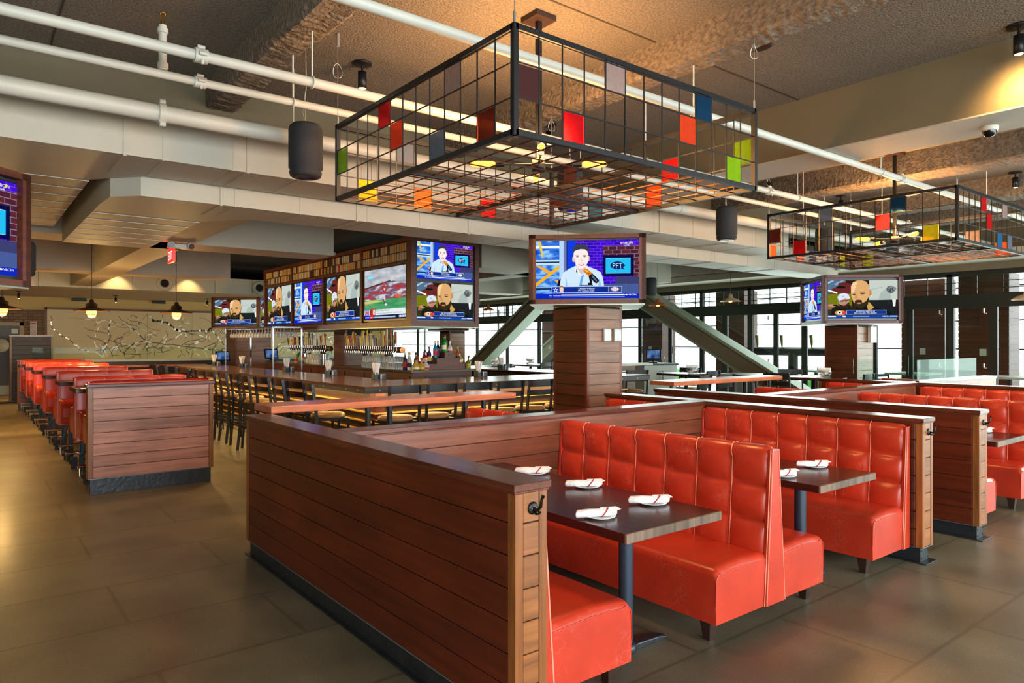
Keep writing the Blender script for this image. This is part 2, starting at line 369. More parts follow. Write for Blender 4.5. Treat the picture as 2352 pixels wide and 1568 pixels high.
    R(438, 982, 1778, 1108, (196, 220, 250)); R(446, 992, 1768, 1098, (18, 42, 140)); R(450, 998, 580, 1094, (20, 60, 190)); R(1525, 998, 1764, 1094, (46, 70, 130)); R(1518, 996, 1525, 1096, (150, 190, 240))
    st = []
    for k in range(10):
        rr = 54 if k % 2 == 0 else 22; a = -PI/2+k*PI/5; st.append((515+rr*math.cos(a), 1050+rr*math.sin(a)))
    P(st, (250, 252, 255)); st = [(515+(x-515)*.62, 1050+(y-1050)*.62) for x, y in st]; P(st, (16, 40, 150))
    EL(628, 1035, 46, 70, (150, 110, 70)); EL(630, 1042, 34, 50, (244, 216, 200)); EL(616, 1034, 5, 4, (80, 60, 60)); EL(644, 1034, 5, 4, (80, 60, 60)); EL(630, 1064, 14, 5, (200, 90, 90)); P([(585, 1098), (600, 1085), (660, 1085), (680, 1098)], (240, 220, 210))
    T('Charean Williams', 950, 1012, 1258, 1040); T('PFT, Cowboys Insider', 950, 1056, 1258, 1086)
    EL(1645, 1040, 82, 40, (214, 90, 84)); EL(1645, 1040, 66, 40, (240, 236, 240)); T('PFT', 1590, 1008, 1700, 1082, (180, 176, 190))
    R(438, 1106, 1490, 1116, (120, 200, 250))
    R(115, 1122, 2110, 1215, (14, 40, 190)); T('NFL', 390, 1144, 442, 1166); R(390, 1180, 444, 1188, (160, 190, 250))
    T('CHARGERS', 470, 1144, 612, 1166); R(620, 1138, 1830, 1160, (240, 246, 255)); R(470, 1178, 1830, 1186, (150, 180, 240))
    EL(1860, 1150, 22, 12, (250, 240, 240)); T('NBCSN', 1886, 1134, 2045, 1162)
    EL(1768, 165, 24, 16, (240, 220, 240)); P([(1745, 175), (1768, 150), (1775, 175)], (230, 80, 90)); T('NBCSN', 1806, 142, 1978, 182); P([(1905, 180), (1925, 138), (1948, 140), (1930, 186)], (230, 220, 60)); T('LIVE', 1816, 196, 1914, 218)
    return F

def program_interview():
    F = Flat()
    # drawn on a 710 x 390 field
    def A(pts): return [((x-355)/710., (195-y)/710.) for x, y in pts]
    P = lambda pts, m: F.poly(A(pts), m)
    def R(x0, y0, x1, y1, m): P([(x0, y1), (x1, y1), (x1, y0), (x0, y0)], m)
    def EL(cx, cy, rx, ry, m, rot=0): F.ell((cx-355)/710., (195-cy)/710., rx/710., ry/710., m, rot=rot)
    def T(b, x0, y0, x1, y1, m=(255, 255, 255)): F.text(b, ((x0+x1)/2-355)/710., (195-(y0+y1)/2)/710., (x1-x0)/710., abs(y1-y0)/710., m)
    R(0, 0, 710, 390, (50, 30, 24))
    R(0, 0, 200, 130, (84, 112, 140)); P([(0, 30), (60, 0), (90, 0), (0, 50)], (170, 200, 220)); P([(80, 40), (160, 0), (190, 0), (120, 50)], (140, 170, 196))
    P([(60, 90), (120, 60), (130, 25), (190, 20), (260, 40), (260, 140), (60, 140)], (106, 40, 40)); EL(155, 70, 46, 12, (14, 26, 14))
    P([(0, 85), (120, 122), (112, 136), (0, 98)], (250, 252, 255))
    R(0, 138, 260, 290, (118, 122, 20)); R(0, 260, 260, 390, (52, 56, 30))
    P([(430, 0), (710, 0), (710, 200), (430, 206)], (196, 206, 196)); P([(430, 96), (560, 70), (562, 74), (430, 100)], (150, 158, 150)); P([(520, 200), (540, 130), (600, 80), (640, 110), (640, 200)], (170, 184, 178))
    R(430, 204, 710, 390, (30, 34, 36)); EL(640, 95, 42, 38, (90, 100, 104))
    for k in range(5): EL(648+k*7, 96+((k*13) % 17)-8, 30-k*3, 26-k*2, (60, 66, 70) if k % 2 else (128, 138, 140), rot=k*.5)
    P([(655, 200), (690, 200), (684, 270), (664, 270)], (236, 240, 236))
    # cameraman with a cap
    P([(40, 390), (60, 300), (120, 260), (240, 250), (300, 390)], (34, 30, 26)); EL(60, 262, 40, 18, (196, 140, 110)); EL(95, 256, 22, 8, (20, 20, 22)); P([(20, 262), (60, 270), (60, 300), (14, 296)], (150, 104, 84))
    EL(182, 225, 54, 62, (190, 140, 116)); P([(130, 240), (150, 250), (180, 262), (214, 240), (236, 220), (234, 262), (214, 288), (184, 292), (150, 280)], (50, 36, 30))
    EL(185, 252, 18, 7, (200, 110, 100))
    P([(128, 205), (118, 170), (140, 140), (184, 128), (226, 142), (244, 182), (236, 190), (190, 184), (150, 214), (130, 216)], (216, 226, 244)); P([(160, 160), (172, 168), (204, 156), (176, 164)], (30, 30, 40))
    R(150, 206, 178, 222, (120, 96, 84)); R(190, 202, 220, 218, (120, 96, 84)); R(138, 204, 234, 207, (30, 28, 28))
    # bald man with a beard
    P([(240, 390), (270, 300), (330, 270), (420, 230), (500, 280), (640, 330), (680, 390)], (20, 24, 28)); P([(410, 270), (425, 220), (480, 282), (452, 300), (420, 310)], (206, 160, 84))
    EL(437, 130, 18, 34, (196, 142, 96)); EL(446, 160, 5, 5, (236, 240, 240))
    P([(252, 120), (252, 60), (270, 22), (310, 2), (360, 0), (400, 14), (424, 50), (432, 110), (425, 180), (400, 240), (340, 270), (290, 250), (270, 210), (256, 170)], (222, 170, 112))
    P([(252, 120), (252, 60), (270, 22), (320, 14), (300, 60), (280, 120), (262, 180)], (242, 206, 152))
    P([(425, 170), (428, 200), (400, 262), (350, 296), (310, 280), (284, 246), (290, 214), (320, 206), (352, 210), (366, 236), (400, 214)], (52, 44, 24)); P([(286, 212), (312, 200), (350, 202), (362, 214), (330, 212), (300, 218)], (60, 48, 28))
    EL(330, 236, 24, 8, (206, 120, 96)); R(262, 128, 296, 134, (70, 50, 34)); R(340, 118, 392, 125, (70, 50, 34)); EL(280, 146, 18, 6, (80, 54, 40)); EL(364, 138, 22, 6, (80, 54, 40)); P([(300, 130), (318, 182), (296, 192), (286, 184)], (200, 146, 98))
    # captions
    EL(150, 335, 60, 26, (214, 150, 80)); EL(140, 332, 24, 17, (236, 236, 240)); EL(188, 334, 24, 17, (216, 60, 70)); EL(140, 332, 12, 9, (30, 30, 40))
    R(206, 306, 596, 352, (196, 214, 246)); R(210, 310, 592, 348, (24, 56, 140)); T('RED SOX def ORIOLES 6-2', 300, 313, 486, 326); T('BOS: 4-0 vs BAL THIS SEASON', 286, 331, 500, 344)
    R(0, 360, 710, 386, (24, 70, 170)); R(0, 364, 104, 378, (200, 224, 250)); R(170, 364, 200, 378, (240, 246, 255)); R(270, 366, 430, 376, (130, 176, 226)); T('NBCSN', 560, 364, 620, 378); R(630, 366, 704, 376, (220, 232, 250))
    return F

def program_football():
    F = Flat()
    def A(pts): return [((x-500)/1000., (281-y)/1000.) for x, y in pts]
    P = lambda pts, m: F.poly(A(pts), m)
    def R(x0, y0, x1, y1, m): P([(x0, y1), (x1, y1), (x1, y0), (x0, y0)], m)
    def EL(cx, cy, rx, ry, m, rot=0): F.ell((cx-500)/1000., (281-cy)/1000., rx/1000., ry/1000., m, rot=rot)
    def T(b, x0, y0, x1, y1, m=(255, 255, 255)): F.text(b, ((x0+x1)/2-500)/1000., (281-(y0+y1)/2)/1000., (x1-x0)/1000., abs(y1-y0)/1000., m)
    sky = emis_tex('screen grey sweep', 'noise', (150, 154, 164), (206, 208, 214), None, 5., 1., (.7, 1, 3))
    crowd = emis_tex('screen crowd sweep', 'noise', (200, 40, 34), (214, 206, 220), (104, 84, 104), 5., 1., (.9, 1, 5))
    turf = emis_tex('screen turf', 'noise', (40, 140, 84), (104, 172, 120), None, 4., 1., (.6, 1, 6))
    R(0, 0, 1000, 562, sky)
    P([(0, 200), (400, 160), (700, 150), (1000, 190), (1000, 340), (0, 370)], crowd); P([(0, 196), (420, 158), (640, 140), (640, 152), (420, 172), (0, 208)], (60, 44, 54))
    R(0, 340, 1000, 470, turf); P([(0, 352), (260, 342), (480, 360), (200, 378), (0, 380)], (196, 200, 110)); P([(0, 384), (200, 388), (0, 396)], (220, 120, 90)); P([(740, 300), (920, 310), (860, 340), (760, 330)], (226, 90, 60))
    EL(486, 170, 22, 20, (214, 60, 54)); P([(460, 190), (514, 190), (530, 250), (512, 290), (470, 290), (462, 240)], (190, 46, 48)); EL(500, 230, 20, 16, (230, 190, 190)); P([(470, 286), (520, 286), (524, 340), (500, 372), (470, 340)], (206, 200, 226)); P([(470, 336), (486, 336), (520, 400), (500, 402), (474, 372)], (120, 70, 60)); EL(530, 400, 26, 12, (220, 232, 240))
    R(70, 60, 240, 104, (110, 196, 220)); T('AFTERNOON', 86, 70, 224, 94, (240, 250, 252))
    R(0, 450, 980, 512, (226, 234, 236)); R(14, 446, 120, 512, (90, 60, 200)); T('SPORTS', 22, 454, 112, 474); R(14, 476, 120, 490, (226, 90, 50)); T('CENTER', 30, 493, 104, 508)
    R(140, 440, 275, 512, (214, 60, 34)); T('B', 152, 448, 206, 504, (30, 20, 20)); EL(242, 478, 26, 32, (240, 240, 240)); EL(242, 478, 14, 20, (120, 90, 90))
    T('Voice of Baker Mayfield', 296, 456, 620, 476, (40, 110, 140)); T('on Browns being selected for "Hard Knocks"', 296, 484, 900, 504, (40, 110, 140))
    R(0, 512, 1000, 562, (24, 30, 60)); R(14, 520, 134, 550, (30, 50, 220)); T('BOTTOM', 24, 528, 122, 543); R(138, 520, 220, 550, (214, 30, 40)); T('LINE', 152, 528, 206, 543); R(226, 528, 760, 544, (170, 190, 216)); R(840, 524, 990, 546, (210, 226, 240)); T('LIVE', 850, 528, 980, 543, (40, 60, 110))
    return F
PROG = {'studio': program_studio(), 'interview': program_interview(), 'football': program_football()}
PMESH = {}
def screen_mesh(k):
    if k not in PMESH:
        F = PROG[k]; me = bpy.data.meshes.new('screen_picture'); me.from_pydata(F.mb.v, [], F.mb.f)
        for m in F.mats: me.materials.append(m)
        me.polygons.foreach_set('material_index', F.mb.m); me.update(); PMESH[k] = me
    return PMESH[k]
def television(center, rz, w, prog, label, asp=.5625, group=None):
    """center = middle of the screen face; the screen looks along local -y"""
    t = thing('television', label, 'television', center, rz, group)
    h = w*asp
    b = MB(); b.box(-w/2-.022, .0, -h/2-.03, w/2+.022, .05, h/2+.022)
    b.build('housing', M_black, t, bevel=.004)
    f = MB(); e = .02
    for x0, x1, z0, z1 in ((-w/2-e, -w/2, -h/2-e-.008, h/2+e), (w/2, w/2+e, -h/2-e-.008, h/2+e), (-w/2, w/2, h/2, h/2+e), (-w/2, w/2, -h/2-e-.008, -h/2)): f.box(x0, -.012, z0, x1, .0, z1)
    f.build('bezel', mat('grey bezel', (58, 62, 66), .3, metal=.5), t)
    o = bpy.data.objects.new('screen', screen_mesh(prog)); C.objects.link(o); o.parent = t; o.location = (0, -.002, 0); o.scale = (w, 1, w*(asp/.5625))
    MB().tube([(w*.02, -.014, -h/2-.015), (-w*.02, -.014, -h/2-.015)], .004, 6).build('maker_badge', M_bolt, t)
    return t

# ------------------------------------------------------------------ room shell
ZC = 3.8
def mk_floor():
    m = mat('polished concrete', (120, 114, 92), .44, noise=.36, nscale=1.7, bump=.06, bscale=60, noise_rough=.08)
    nt = m.node_tree; N = nt.nodes; L = nt.links; b = N['Principled BSDF']
    src = b.inputs['Base Color'].links[0].from_socket
    tc = N.new('ShaderNodeTexCoord')
    nz = N.new('ShaderNodeTexNoise'); nz.inputs['Scale'].default_value = 5; L.new(tc.outputs['Object'], nz.inputs['Vector'])
    mxv = N.new('ShaderNodeMix'); mxv.data_type = 'VECTOR'; mxv.inputs[0].default_value = .006; L.new(tc.outputs['Object'], mxv.inputs[4]); L.new(nz.outputs['Color'], mxv.inputs[5])
    br = N.new('ShaderNodeTexBrick'); br.inputs['Scale'].default_value = 1.; br.inputs['Brick Width'].default_value = 1.5; br.inputs['Row Height'].default_value = .75; br.inputs['Mortar Size'].default_value = .02; br.inputs['Mortar Smooth'].default_value = 1.
    br.inputs['Color1'].default_value = (1, 1, 1, 1); br.inputs['Color2'].default_value = (.82, .82, .84, 1); br.inputs['Mortar'].default_value = (.5, .48, .46, 1)
    L.new(mxv.outputs[1], br.inputs['Vector'])
    big = N.new('ShaderNodeTexNoise'); big.inputs['Scale'].default_value = .5; big.inputs['Detail'].default_value = 8; L.new(tc.outputs['Object'], big.inputs['Vector'])
    rr = N.new('ShaderNodeMapRange'); rr.inputs['From Min'].default_value = .35; rr.inputs['From Max'].default_value = .65; rr.inputs['To Min'].default_value = .75; rr.inputs['To Max'].default_value = 1.2; L.new(big.outputs['Fac'], rr.inputs['Value'])
    fine = N.new('ShaderNodeTexNoise'); fine.inputs['Scale'].default_value = 90; L.new(tc.outputs['Object'], fine.inputs['Vector'])
    fr = N.new('ShaderNodeMapRange'); fr.inputs['From Min'].default_value = .3; fr.inputs['From Max'].default_value = .7; fr.inputs['To Min'].default_value = .84; fr.inputs['To Max'].default_value = 1.16; L.new(fine.outputs['Fac'], fr.inputs['Value'])
    mm = N.new('ShaderNodeMath'); mm.operation = 'MULTIPLY'; L.new(rr.outputs[0], mm.inputs[0]); L.new(fr.outputs[0], mm.inputs[1])
    m1 = N.new('ShaderNodeMix'); m1.data_type = 'RGBA'; m1.blend_type = 'MULTIPLY'; m1.inputs[0].default_value = .75; L.new(src, m1.inputs[6]); L.new(br.outputs['Color'], m1.inputs[7])
    vs = N.new('ShaderNodeVectorMath'); vs.operation = 'SCALE'; L.new(m1.outputs[2], vs.inputs[0]); L.new(mm.outputs[0], vs.inputs['Scale'])
    L.new(vs.outputs[0], b.inputs['Base Color'])
    b.inputs['Coat Weight'].default_value = .12; b.inputs['Coat Roughness'].default_value = .2
    return m
M_floor = mk_floor()
M_ceil = mat('rough concrete slab', (126, 120, 108), .9, noise=.38, nscale=55, bump=1., bscale=70)
M_spray = mat('sprayed fireproofing', (116, 106, 92), .95, noise=.5, nscale=30, bump=1., bscale=38)
struct(MB().box(-7, -6, -.12, 14.1, 27, 0).build('floor', M_floor))
struct(MB().box(-7, -6, ZC, 14.1, 27, ZC+.15).build('ceiling', M_ceil))
# saw joints of the slab above
j = MB()
for y in (1.0, 3.35, 5.7): j.box(-7, y, ZC-.004, 6, y+.012, ZC+.001)
for x in (-3., 0.5, 7.9): j.box(x, -6, ZC-.004, x+.012, 6.2, ZC+.001)
struct(j.build('trim_1', mat('slab joint', (70, 60, 48), .9)))
M_wall = mat('warm plaster', (206, 176, 112), .8, noise=.05, nscale=1.2)
M_brick = bpy.data.materials.new('painted brick'); M_brick.use_nodes = True
nt = M_brick.node_tree; N = nt.nodes; L = nt.links; b = N['Principled BSDF']; b.inputs['Roughness'].default_value = .8
tc = N.new('ShaderNodeTexCoord'); mp = N.new('ShaderNodeMapping'); mp.inputs['Rotation'].default_value = (PI/2, 0, 0); L.new(tc.outputs['Object'], mp.inputs[0])
br = N.new('ShaderNodeTexBrick'); br.inputs['Scale'].default_value = 1; br.inputs['Brick Width'].default_value = .24; br.inputs['Row Height'].default_value = .085; br.inputs['Mortar Size'].default_value = .007
br.inputs['Color1'].default_value = lin((138, 112, 84))+(1,); br.inputs['Color2'].default_value = lin((118, 94, 70))+(1,); br.inputs['Mortar'].default_value = lin((74, 58, 44))+(1,)
L.new(mp.outputs[0], br.inputs['Vector']); L.new(br.outputs['Color'], b.inputs['Base Color'])
YB = 26.
w = MB(); w.box(-7, YB, 0, 14.1, YB+.15, ZC); struct(w.build('wall_back', M_wall))
w = MB(); w.box(-7, YB-.05, 0, .15, YB, 2.6); w.box(1.35, YB-.05, 0, 1.98, YB, 2.6); w.box(.15, YB-.05, 2.14, 1.35, YB, 2.6); struct(w.build('wall_rear_brick', M_brick))
struct(MB().box(-7.15, -6, 0, -7, 27, ZC).build('wall_left', M_wall))
# street side wall behind the photographer, three tall window openings
w = MB(); ys = -6.
w.box(-7.15, ys-.2, 0, -5.5, ys, ZC); w.box(-5.5, ys-.2, 0, 14, ys, .3); w.box(-5.5, ys-.2, 3.3, 14, ys, ZC); w.box(-1.2, ys-.2, .3, -.8, ys, 3.3); w.box(3.6, ys-.2, .3, 4.0, ys, 3.3); w.box(8.6, ys-.2, .3, 9., ys, 3.3); w.box(13.6, ys-.2, .3, 14.1, ys, 3.3)
struct(w.build('wall_front', M_soffit))
# ------------------------------------------------------------------ window wall, x = 14
XW = 14.
mull = [(-5.9, -5.7), (-4.4, -4.25), (-3.0, -2.85), (-1.5, -1.35), (.1, .25), (1.5, 1.65), (2.85, 3.0), (4.28, 4.42), (4.95, 5.10), (5.64, 5.77), (6.30, 6.455), (7.08, 7.22), (7.73, 7.87), (8.40, 8.52), (9.02, 9.16), (9.68, 9.83), (10.33, 10.47), (11.3, 11.42), (12.3, 12.42), (13.5, 13.62), (14.9, 15.02), (16.4, 16.52), (18., 18.12), (19.7, 19.82), (21.6, 21.75), (23.7, 23.85), (25.8, 26.)]
f = MB()
f.box(XW-.07, -6, 2.22, XW+.07, 26, 2.46)
f.box(XW-.05, -6, 2.78, XW+.05, 26, 2.86); f.box(XW-.05, -6, 0, XW+.05, 26, .12)
for i, (a, b2) in enumerate(mull):
    f.box(XW-.03, a+.01, 0, XW+.03, b2-.01, 2.3)
    if i % 2 == 0: f.box(XW-.05, a+.03, 2.4, XW+.05, b2-.03, 2.82)
for k in range(80):
    y = -5.8+k*.4; f.box(XW-.012, y, 2.44, XW+.012, y+.014, 2.8)
for z in (2.54, 2.66): f.box(XW-.012, -6, z, XW+.012, 26, z+.012)
WIN1 = struct(f.build('window_1', M_frame))
g = MB()
for (a, b2), (c, d) in zip(mull[:-1], mull[1:]): g.box(XW-.004, b2, .12, XW+.004, c, 2.22)
g.box(XW-.004, -6, 2.46, XW+.004, 26, 2.78)
g.build('window_pane', M_window, WIN1)
h = MB()
for yy in (4.47, 5.17, 6.5, 8.6, 11.5):
    for z in (1.15, 2.1): h.box(XW-.075, yy, z, XW-.05, yy+.02, z+.09); h.box(XW-.075, yy-.03, z, XW-.05, yy+.02, z+.015)
h.build('hinge', M_bolt, WIN1)
w = MB(); w.box(XW-.15, -6, 2.86, XW+.15, 26, ZC); struct(w.build('wall_right', M_olive))
w = MB(); w.box(XW-.9, -6, 2.98, XW-.15, 26, 3.12); struct(w.build('trim_2', M_soffit))
# outside: covered patio
M_pave = mat('patio paving', (176, 178, 176), .7, noise=.1, nscale=2)
struct(MB().box(14.1, -12, -.14, 45, 34, -.02).build('floor_patio', M_pave))
pr = MB(); pr.box(14.3, -12, 3.05, 16.6, 34, 3.15); struct(pr.build('ceiling_patio', mat('pale green patio ceiling', (150, 196, 140), .6, noise=.1, nscale=1)))
pf = MB()
for k in range(14):
    y = -10+k*3.2; pf.box(19.0, y, 0, 19.07, y+.06, 3.05)
for z in (.55, 1.42, 2.1, 2.9): pf.box(19.0, -12, z, 19.05, 34, z+.035)
struct(pf.build('window_2', M_frame))
def outside_pier(x, y, lab, w=.62, l=.9):
    t = thing('patio_pier', lab, 'pier', (x, y, 0), 0, 'boarded piers on the covered patio')
    b = MB()
    for k in range(23): b.box(-w/2, -l/2, k*.13+.004, w/2, l/2, k*.13+.126)
    b.box(-w/2+.01, -l/2+.01, 0, w/2-.01, l/2-.01, 3.0)
    b.build('boards', M_coly, t)
    o = MB(); o.box(-w/2-.012, -.06, 1.33, -w/2, .06, 1.47); o.build('outlet_cover', M_white, t)
    return t
for x, y, lab in ((17.2, 6.62, 'brown boarded patio pier seen through the glass, nearest the wide opening at right'), (16.6, 5.25, 'brown boarded patio pier with white outlet, rightmost outside the glass'), (16.8, 11.35, 'brown boarded patio pier behind the sloping right brace'), (16.5, 13.9, 'brown boarded patio pier directly right of the wooden column'), (17.5, 19.6, 'brown boarded patio pier beyond the sloping left brace')):
    outside_pier(x, y, lab)
hb = MB()
for k in range(26): hb.lathe([(0, 0), (.3, .02), (.34, .3), (.2, .5), (0, .56)], (21.5+random.random(), -4+k*1.2+random.random()*.3, .0), 8, smooth=True)
o = hb.build('patio_hedge', mat('hedge green', (70, 150, 50), .9, noise=.4, nscale=9)); tag(o, 'low green hedge planted outside beyond the patio', 'hedge'); o['kind'] = 'stuff'
# ------------------------------------------------------------------ ceiling: bulkhead, soffits, beams
def rough_beam(name, x0, x1, y0, y1, zb, label):
    b = MB(); rnd = random.Random(int(x0*100)); n = int((y1-y0)/.03)
    jit = [[rnd.uniform(-.007, .007)+.01*math.sin(i*.13+q*2)*math.sin(i*.031+q) for q in range(6)] for i in range(n+1)]
    def P(u, v):
        i = min(n, int(round(u*n))); y = y0+(y1-y0)*u; k = int(round(v*10)); q = jit[i]
        pts = [(x0, ZC), (x0, ZC-(ZC-zb)*.3), (x0, ZC-(ZC-zb)*.65), (x0+q[0], zb+.02), (x0+.02, zb+q[1]), ((x0+x1)/2, zb+q[2]), (x1-.02, zb+q[3]), (x1+q[4]*2, zb+.02), (x1, ZC-(ZC-zb)*.65), (x1, ZC-(ZC-zb)*.3), (x1, ZC)]
        return (pts[k][0], y, pts[k][1])
    b.grid(P, n, 10, smooth=False)
    return struct(b.build(name, M_spray))
rough_beam('trim_3', 1.60, 1.84, -6, 6.2, 3.58, '')
rough_beam('trim_4', 3.97, 4.2, -6, 6.2, 3.58, '')
rough_beam('trim_5', 8.55, 8.95, -6, 6.2, 3.52, '')
rough_beam('trim_6', 10.75, 11.15, -6, 6.2, 3.52, '')
rough_beam('trim_7', 12.4, 12.75, -6, 6.2, 3.52, '')
s = MB(); s.box(5.93, -6, 3.302, 6.5, 6.2, ZC); struct(s.build('trim_8', M_olive))
s = MB(); s.box(5.93, -6, 3.29, 6.5, 6.2, 3.302); struct(s.build('trim_13', M_soffit))
s = MB(); s.box(-7, 6.2, 3.36, 14, 6.35, ZC); struct(s.build('trim_9', M_olive))
# lower soffits over the bar side
s = MB(); s.box(2.04, 7.3, 2.98, 2.53, 19.9, ZC); s.box(-7, 10.45, 2.98, 4.62, 11.2, ZC); s.box(7.5, 10.45, 2.98, 12.9, 11.2, ZC)
s.box(-7, 15.9, 3.0, 4.62, 16.6, ZC); s.box(7.5, 15.9, 3.0, 12.9, 16.6, ZC)
s.box(-1.5, 7.3, 2.98, -1.0, 19.9, ZC); s.box(8.8, 7.3, 2.98, 9.3, 19.9, ZC)
struct(s.build('trim_10', M_soffit))
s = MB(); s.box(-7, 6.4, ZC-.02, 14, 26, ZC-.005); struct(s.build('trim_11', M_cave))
# lit recess above the back wall
s = MB(); s.box(-7, 21.6, 3.0, 13.9, 25.99, 3.06); struct(s.build('trim_12', M_soffit))
# ------------------------------------------------------------------ air ducts
def duct(name, label, y0, y1, z0, z1, xa, xb, br0, br1, yend, seams):
    """a run along x that turns away along y at its left end"""
    t = thing(name, label, 'air duct', (xa, y0, z0))
    b = MB(); ch = .22
    # plan outline: chamfered outer corner, branch going away
    plan = [(br0, y1+.02), (br0+.02, y0+ch), (br0+ch+.0, y0), (xb, y0), (xb, y1), (br1+.35, y1), (br1, y1+.45), (br1, yend), (br0, yend)]
    b.prism([(x-xa, y-y0) for x, y in plan], 0, z1-z0, 'z')
    s = b
    for k, x in enumerate(seams):
        w = .012 if k % 3 else .022; d = .004 if k % 3 else .008
        s.box(x-xa, -d, -.0, x-xa+w, 0, z1-z0); s.box(x-xa, 0, -d, x-xa+w, y1-y0, 0)
    y = y1+.5; k = 0
    while y < yend-.1:
        s.box(br0-xa, y-y0, -.006, br1-xa, y-y0+(.02 if k % 3 == 0 else .008), 0); y += .42; k += 1
    s.build('duct_body', M_duct, t)
    return t
duct('air_duct', 'upper cream painted rectangular duct running under the round pipe', 5.95, 6.62, 3.03, 3.42, .2, 10.2, -.35, .87, 10.2, [.95, 1.22, 1.75, 1.86, 2.3, 2.9, 3.0, 3.6, 4.2, 4.32, 5.0, 5.6, 5.72, 6.4, 7.0, 7.1, 7.8, 8.5, 8.6, 9.3])
duct('air_duct', 'lower cream painted rectangular duct tucked behind the upper one', 6.68, 7.3, 2.87, 3.27, 1.0, 13.2, .98, 1.95, 10.4, [1.85, 1.98, 2.6, 3.2, 3.32, 3.95, 4.6, 4.7, 5.4, 6.0, 6.1, 6.8, 7.5, 7.6, 8.4, 9.2, 9.3, 10.2, 11.0, 11.1])
t = thing('air_duct', 'beige duct with round nozzles hung before the mural wall', 'air duct', (0, 20, 2.94))
s = MB().box(-4, 0, 0, 12.5, .8, .42)
for k in range(16): s.box(-3.6+k, -.004, 0, -3.59+k, 0, .42, 1)
s.build('duct_body', [M_duct, M_ductseam], t)
for x in (1.85+.46, 4.15, 6.6):
    n = MB(); n.lathe([(.2, 0), (.19, .02), (.12, .03), (.1, .0)], n=18); o = n.build('nozzle', M_duct, t); o.rotation_euler = (PI/2, 0, 0); o.location = (x, -.01, .2)
    n = MB(); n.lathe([(0, .022), (.1, .022)], n=18); o2 = n.build('nozzle_throat', M_groove, o)
t = thing('air_duct', 'grey duct with a round nozzle running above the window wall', 'air duct', (13.05, 7.4, 2.95))
MB().box(0, 0, .18, .6, 14, .62).build('duct_body', M_duct, t, bevel=.01)
for y in (1.3, 4.5, 9.5):
    n = MB(); n.lathe([(.16, 0), (.15, .12), (.1, .12), (.1, .02), (0, .02)], n=18); o = n.build('nozzle', M_duct, t); o.rotation_euler = (PI/2, 0, -PI/2); o.location = (0, y, .38)
# ------------------------------------------------------------------ pipes along x
def pipe(y, z, r, x0, x1, label, coup=(), hang=(), tees=()):
    t = thing('ceiling_pipe', label, 'pipe', (x0, y, z))
    MB().tube([(0, 0, 0), (x1-x0, 0, 0)], r, 14).build('pipe_run', M_white, t)
    for x in coup:
        c = MB(); c.tube([(x-x0-.035, 0, 0), (x-x0+.035, 0, 0)], r*1.35, 12); c.tube([(x-x0-.02, -r*.3, r*1.55), (x-x0+.02, -r*.3, r*1.55)], r*.35, 6); c.tube([(x-x0, -r*1.2, -r*1.1), (x-x0, -r*1.2, -r*1.9)], r*.3, 6); c.tube([(x-x0-.02, -r*1.5, 0), (x-x0+.02, -r*1.5, 0)], r*.4, 6)
        c.build('coupling', M_white, t)
    for x in hang:
        c = MB(); c.tube([(x-x0, 0, r), (x-x0, 0, ZC-z)], .006, 6); c.tube([(x-x0, (r+.006)*math.cos(a), (r+.006)*math.sin(a)) for a in [k*PI/6 for k in range(13)]], .005, 6)
        c.build('hanger', M_white, t)
    for x, up in tees:
        c = MB(); c.tube([(x-x0, 0, r), (x-x0, 0, up)], .024, 10); c.tube([(x-x0, 0, up-.05), (x-x0, 0, up-.02)], .032, 10); c.tube([(x-x0, 0, .035), (x-x0, 0, .07)], .032, 10); q = c.build('riser', M_white, t)
        c = MB(); c.tube([(x-x0, 0, up), (x-x0, 0, up+.03)], .012, 8); c.tube([(x-x0-.014, 0, up+.02), (x-x0-.014, 0, up+.07)], .004, 6); c.tube([(x-x0+.014, 0, up+.02), (x-x0+.014, 0, up+.07)], .004, 6); c.lathe([(0, 0), (.02, 0), (.02, .004), (0, .004)], (x-x0, 0, up+.07), 10)
        c.build('sprinkler_head', M_brass, q)
    return t
pipe(4.263, 3.26, .0313, -3, 13.5, 'upper of the two slim white ceiling pipes at left', coup=(1.075, 6.92, 10.4), hang=(1.74, 4.9, 7.5, 9.6))
pipe(4.70, 3.26, .0265, -3, 13.5, 'lower of the two slim white ceiling pipes at left', coup=(1.18, 6.6, 10.4), hang=(1.78, 4.5, 8.4), tees=((.965, .3), (6.15, .25)))
pipe(5.48, 3.25, .061, -3, 13.5, 'thick white pipe running just above the upper duct', hang=(2.08, 6.9, 9.8))
for x in (1.18, 6.1):
    pass
c = MB(); c.tube([(1.095, 5.48, 3.25), (1.14, 5.48, 3.25)], .074, 18); c.tube([(1.1, 5.46, 3.331), (1.138, 5.46, 3.331)], .018, 8); c.tube([(1.1, 5.46, 3.169), (1.138, 5.46, 3.169)], .018, 8)
tag(c.build('pipe_clamp', M_white), 'bolted white clamp around the thick pipe', 'clamp')
pipe(3.12, 3.26, .0295, -2, 13.5, 'single white pipe crossing above both hanging light cages', coup=(7.45,), hang=(1.33, 4.1, 7.0, 9.8))
for x, y, lab in ((4.62, 2.93, 'flat dark round ceiling speaker on the slab above the right end of the near cage'), (.52, 5.03, 'flat dark round fitting on the slab above the left pipes')):
    tag(MB().lathe([(0, 0), (.085, 0), (.09, -.006), (.07, -.012), (0, -.012)], (x, y, ZC), 24).build('ceiling_speaker', M_dark), lab, 'ceiling speaker')
